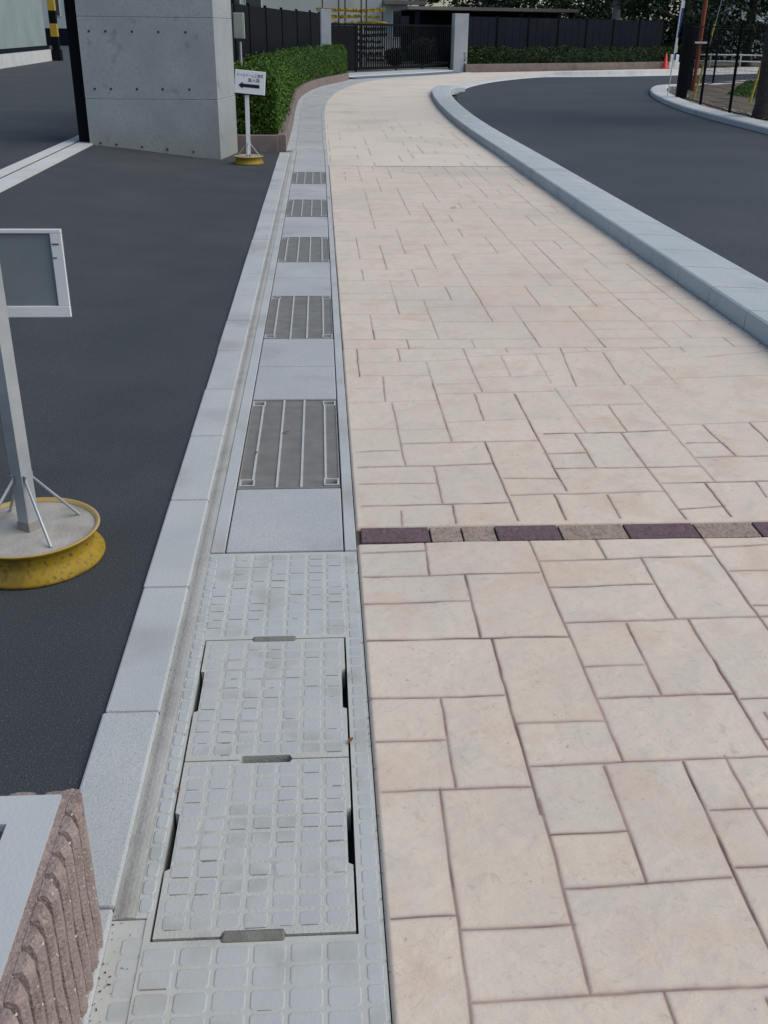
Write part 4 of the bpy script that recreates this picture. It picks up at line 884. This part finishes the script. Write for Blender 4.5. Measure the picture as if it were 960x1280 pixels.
# hoarding
ha, hb_ = Vector((-10.0, 20.0)), Vector((-11.35, 48.0)); hu = (hb_ - ha).normalized(); hn = Vector((hu.y, -hu.x))
t = thing('site_hoarding', 'pale corrugated steel hoarding on a white concrete plinth', 'hoarding', (-10.5, 34, 0.19))
pl = MB(); a0, b0 = ha, hb_; pl.prism([tuple(a0), tuple(b0), tuple(b0 - hn * 0.6), tuple(a0 - hn * 0.6)], 0.1, 0.62); pl.build('plinth', 'kerb_white', t)
cw = MB(); pts = []; s_ = 0.0; l_ = (hb_ - ha).length
while s_ < l_ - 0.1:
    for off, ds in ((0.0, 0.10), (0.0, 0.03), (0.045, 0.10), (0.045, 0.03)):
        p = ha + hu * s_ - hn * (0.16 + off); pts.append((p.x, p.y)); s_ += ds
vs = [(x, y, 0.64) for x, y in pts] + [(x, y, 3.6) for x, y in pts]; n = len(pts)
cw.add(vs, [(i, i + 1, n + i + 1, n + i) for i in range(n - 1)], 0)
cw.build('sheeting', 'hoard', t)
rl_ = MB(); rl_.prism([tuple(ha - hn * 0.09), tuple(hb_ - hn * 0.09), tuple(hb_ - hn * 0.13), tuple(ha - hn * 0.13)], 0.63, 0.78)
rl_.build('bottom_rail', 'slate', t)
t = thing('striped_post', 'black and yellow striped post at the end of the hoarding', 'post', (-11.2, 47.6, 0.19))
pp = MB()
for k in range(8): pp.box(-11.30, -11.02, 47.9, 48.18, 0.62 + 0.62 * k / 1.0 * 0.8, 0.62 + 0.62 * 0.8 * (k + 1), 1 if k % 2 else 0)
pp.box(-11.36, -10.96, 47.8, 48.2, 0.17, 0.62, 0); pp.build('pole', ['blackmetal', 'stripeY'], t)
# yellow scaffold frames stacked behind the gate
for k, x in enumerate((0.55, 1.55, 2.5)):
    t = thing('scaffold_rack', ['left rack of stacked yellow scaffold platforms, half behind the gate pier', 'tallest middle rack of stacked yellow scaffold platforms', 'right rack of stacked yellow and brown scaffold platforms'][k], 'scaffold rack', (x, 50, -0.1), 'racks of yellow scaffold platforms')
    for dx in (-0.36, 0.36): MB().box(x + dx - 0.03, x + dx + 0.03, 50.0, 50.06, -0.1, 2.75).build('upright', 'bark', t)
    for q_ in range(9):
        z = 0.2 + q_ * 0.25; o = random.uniform(-0.12, 0.12); tl = Matrix.Translation((x + o, 50.2, z + 0.06)) @ Matrix.Rotation(random.uniform(-0.10, 0.10), 4, 'Y') @ Matrix.Rotation(random.uniform(-0.3, 0.3), 4, 'Z')
        pf = MB(); wd_ = random.uniform(0.32, 0.46)
        for yy_ in (-0.5, 0.4): pf.box(-wd_, wd_, yy_, yy_ + 0.07, -0.03, 0.05, 0, 0, tl)
        for xx_ in (-wd_, -0.1, 0.2, wd_ - 0.06): pf.box(xx_, xx_ + 0.06, -0.62, 0.6, 0.051, 0.105, 0, 0, tl)
        pf.build('platform', 'stripeY' if q_ > 4 and random.random() < (0.85 if k < 2 else 0.5) else 'bark', t)

# ================================================================== CORNER ISLAND ON THE RIGHT
isl = smoothpath([(7.75, 10), (7.80, 15), (7.88, 18.5), (7.95, 20.3), (8.04, 22.2), (8.25, 24.4), (8.72, 27.4), (9.42, 30.6), (10.3, 33.2), (11.0, 34.3), (12.0, 34.9), (13.5, 36.3), (16, 39), (22, 43.4), (32, 49)], 5)
k = MB(); k.sweep([(0.0, -0.1), (0.0, 0.04), (0.03, 0.06), (0.42, 0.07), (0.45, 0.05), (0.45, -0.1)], isl); struct(k.build('island_kerb', 'kerb_white'))
inn = []
for i, p in enumerate(isl):
    a, c = Vector(isl[max(i - 1, 0)]), Vector(isl[min(i + 1, len(isl) - 1)]); d = (c - a).normalized(); inn.append((p[0] + d.y * 0.44, p[1] - d.x * 0.44))
struct(MB().sheet(inn + [(60, 49), (60, 10)], 0.03).build('soil', 'sand'))
gp = np.stack([r.uniform(11.2, 16.0, 40000), r.uniform(27.0, 38.2, 40000), np.full(40000, 0.05)], 1)
gp = gp[(gp[:, 1] < 26.5 + (gp[:, 0] - 9.9) * 2.2) & (gp[:, 1] > 27.5 + np.sin(gp[:, 0] * 2) * 0.5)]
gp[:, 2] += r.uniform(-0.01, 0.02, len(gp))
tag(leaf_object('grass', gp, 0.03, 'grass', None, (12, 32, 0.03), 50), 'patch of green grass on the corner island', 'grass', kind='stuff')
sp = MB()
for q_ in range(170):
    i = random.randrange(8, 50); p = inn[i]; x, y = p[0] + random.uniform(0.0, 0.5), p[1] + random.uniform(-0.3, 0.3); s = random.uniform(0.02, 0.055)
    bm = bmesh.new(); bmesh.ops.create_icosphere(bm, subdivisions=1, radius=s); bm.verts.index_update()
    sp.add([(x + v.co.x * random.uniform(.7, 1.3), y + v.co.y * random.uniform(.7, 1.3), 0.035 + v.co.z * 0.6) for v in bm.verts], [[v.index for v in f.verts] for f in bm.faces]); bm.free()
tag(sp.build('gravel', 'conc_dirty', None, (9, 24, 0)), 'loose stones and gravel along the island kerb', 'gravel', kind='stuff')
# wire fence on the island
t = thing('wire_fence', 'black wire mesh fence on thin posts round the corner island', 'fence', (9, 24, 0))
fp_ = [(8.38, 16.6), (8.42, 19.4), (8.56, 22.2), (8.88, 24.9), (9.22, 27.35)]
fp2 = [(9.22, 27.35), (10.9, 31.6), (12.84, 35.1), (16.5, 38.3), (22, 42.2)]
for p in fp_[:-1] + fp2[1:]: MB().tube([(p[0], p[1], 0.0), (p[0], p[1], 1.74)], 0.032, 8).build('post', 'blackmetal', t)
for pa in (fp_, fp2):
    for a, c in zip(pa, pa[1:]):
        A, C_ = Vector((*a, 0)), Vector((*c, 0)); mb = MB(); l_ = (C_ - A).length; nv = int(l_ / 0.075)
        for q_ in range(nv + 1): o = A + (C_ - A) * (q_ / nv); mb.tube([o + Vector((0, 0, 0.08)), o + Vector((0, 0, 1.68))], 0.0022, 3, caps=False)
        for q_ in range(17): mb.tube([A + Vector((0, 0, 0.08 + 0.1 * q_)), C_ + Vector((0, 0, 0.08 + 0.1 * q_))], 0.0022 if q_ not in (0, 16) else 0.012, 4, caps=False)
        mb.build('mesh_panel', 'blackmetal', t)
gp_ = MB().box(9.09, 9.34, 27.25, 27.40, 0.0, 1.78, 0, 0.01); tag(gp_.build('fence_pillar', 'blackmetal', None, (9.2, 27.3, 0)), 'thick black pillar at the corner of the wire fence', 'pillar')
t = thing('nobori_banner', 'slim blue and white banner pole leaning beside the black fence pillar', 'banner', (9.0, 27.6, 0))
MB().tube([(9.02, 27.8, 0.0), (9.10, 27.8, 2.5)], 0.014, 6).build('pole', 'white', t)
bn = MB()
for q_ in range(9): bn.box(9.05 + 0.008 * q_, 9.10 + 0.008 * q_ + random.uniform(-.02, .02), 27.81, 27.83, 0.75 + q_ * 0.17, 0.92 + q_ * 0.17, q_ % 3 == 1 and 1 or (1 if q_ in (5, 6) else 0))
bn.build('banner_cloth', ['white', 'blue'], t)
t = thing('orange_pole', 'orange red steel pole with a small white crossbar behind the wire fence', 'pole', (10.79, 31.0, 0))
MB().tube([(10.78, 31.0, 0.0), (10.84, 31.0, 3.6)], 0.055, 10).build('pole', 'orange', t)
MB().box(10.62, 10.98, 30.92, 30.94, 1.28, 1.33).build('crossbar', 'white', t)
t = thing('guy_wire', 'slanting guy wire in a yellow guard sleeve behind the black pillar', 'guy wire', (9.44, 27.0, 0))
MB().tube([(9.43, 27.0, 0.03), (9.64, 27.0, 1.13)], 0.028, 8).build('guard_sleeve', 'gyellow', t)
MB().tube([(9.64, 27.0, 1.13), (9.80, 27.0, 2.2), (10.1, 27.0, 4.4)], 0.006, 6).build('wire', 'alu', t); MB().tube([(9.68, 27.0, 1.5), (9.72, 27.0, 1.75)], 0.022, 8).build('marker_sleeve', 'gyellow', t)
t = thing('guy_wire', 'guy wire with yellow sleeve beside the tree at the right edge', 'guy wire', (10.54, 26, 0))
MB().tube([(10.50, 26.0, 0.03), (10.66, 26.0, 1.05)], 0.032, 8).build('guard_sleeve', 'gyellow', t); MB().tube([(10.66, 26.0, 1.05), (10.9, 26.0, 3.0)], 0.006, 6).build('wire', 'alu', t)
# far side of the bend: low white guard fence
t = thing('guard_rail', 'low white guard rail across the road beyond the wire fence', 'guard rail', (22, 55.5, 0))
for q_ in range(9): MB().tube([(18.6 + q_ * 1.5, 56.0 - q_ * 0.22, -0.05), (18.6 + q_ * 1.5, 56.0 - q_ * 0.22, 0.62)], 0.045, 8).build('post', 'white', t)
for z in (0.25, 0.55): MB().tube([(18.5, 56.0, z), (30.7, 54.2, z)], 0.035, 8).build('rail', 'white', t)
# traffic cone
t = thing('traffic_cone', 'red traffic cone at the right end of the far brick planter', 'traffic cone', (16.3, 51.15, 0.004))
c_ = MB(); c_.lathe([(0.15, 0.03), (0.13, 0.05), (0.03, 0.68), (0.001, 0.69)], 16.3, 51.15, 0.004, 20); c_.build('cone', 'conered', t)
MB().box(16.12, 16.48, 50.97, 51.33, 0.004, 0.034, 0, 0.005).build('base', 'conered', t)
t = thing('plastic_barrier', 'white plastic barrier block standing beside the red traffic cone', 'barrier', (16.75, 51.5, 0))
MB().box(16.55, 17.1, 51.4, 51.7, 0.0, 0.28, 0, 0.03).build('foot', 'white', t); MB().box(16.62, 17.03, 51.47, 51.63, 0.281, 0.62, 0, 0.04).build('body', 'white', t)

# ================================================================== GRIT
gm = MB()
def grit(x, y, z, s):
    a = random.uniform(0, 6.28); V = [(math.cos(a + k * 2.09) * s * random.uniform(.6, 1.2), math.sin(a + k * 2.09) * s * random.uniform(.6, 1.2)) for k in range(3)]
    gm.add([(x + V[0][0], y + V[0][1], z), (x + V[1][0], y + V[1][1], z), (x + V[2][0], y + V[2][1], z), (x, y, z + s * 0.9)], [(0, 1, 3), (1, 2, 3), (2, 0, 3)])
for q_ in range(70): grit(-0.427 + abs(random.gauss(0, 0.022)), random.uniform(1.05, 1.46), -0.004, random.uniform(0.0012, 0.0034))
for q_ in range(110): grit(0.099 + random.gauss(0, 0.0035), random.uniform(1.0, 6.0), 0.0, random.uniform(0.0012, 0.003))
for q_ in range(70): grit(random.choice([-0.347, 0.053, -0.42]) + random.gauss(0, 0.004), random.uniform(1.3, 4.5), 0.0, random.uniform(0.001, 0.0028))
for q_ in range(60): grit(random.uniform(-0.56, 2.3), random.uniform(1.0, 7.0), 0.005, random.uniform(0.001, 0.0026))
for q_ in range(160): grit(2.418 - abs(random.gauss(0, 0.03)), random.uniform(4.5, 16), 0.004, random.uniform(0.002, 0.006))
tag(gm.build('gravel', 'soil'), 'loose dark grit along the pavement edge, covers and kerb', 'grit', kind='stuff')

# ================================================================== FALLEN LEAVES
def leaf(x, y, z, a, s, label):
    mb = MB(); c, q_ = math.cos(a), math.sin(a); L2 = [(-1, 0, 0), (-0.3, 0.35, 0.12), (0.5, 0.30, 0.16), (1, 0, 0.05), (0.4, -0.33, 0.2), (-0.4, -0.3, 0.1)]
    mb.add([(x + s * (u_ * c - v_ * q_), y + s * (u_ * q_ + v_ * c), z + s * w_) for u_, v_, w_ in L2], [list(range(6))])
    tag(mb.build('fallen_leaf', 'deadleaf', None, (x, y, z)), label, 'leaf', 'small fallen leaves')
leaf(-0.165, 4.02, 0.003, 0.4, 0.018, 'reddish fallen leaf lying in the middle of the nearest grate')
leaf(-0.275, 3.80, 0.003, 1.4, 0.012, 'dark scrap of leaf near the left side of the nearest grate')
leaf(0.050, 1.955, 0.003, 1.1, 0.014, 'reddish leaf scrap caught at the right end of the joint between the covers')
leaf(-0.340, 1.80, 0.003, 1.7, 0.010, 'brown leaf scrap in the left gap of the nearer cover')
leaf(1.27, 9.95, 0.012, 0.1, 0.035, 'dark fallen leaf lying alone on the far pavement')
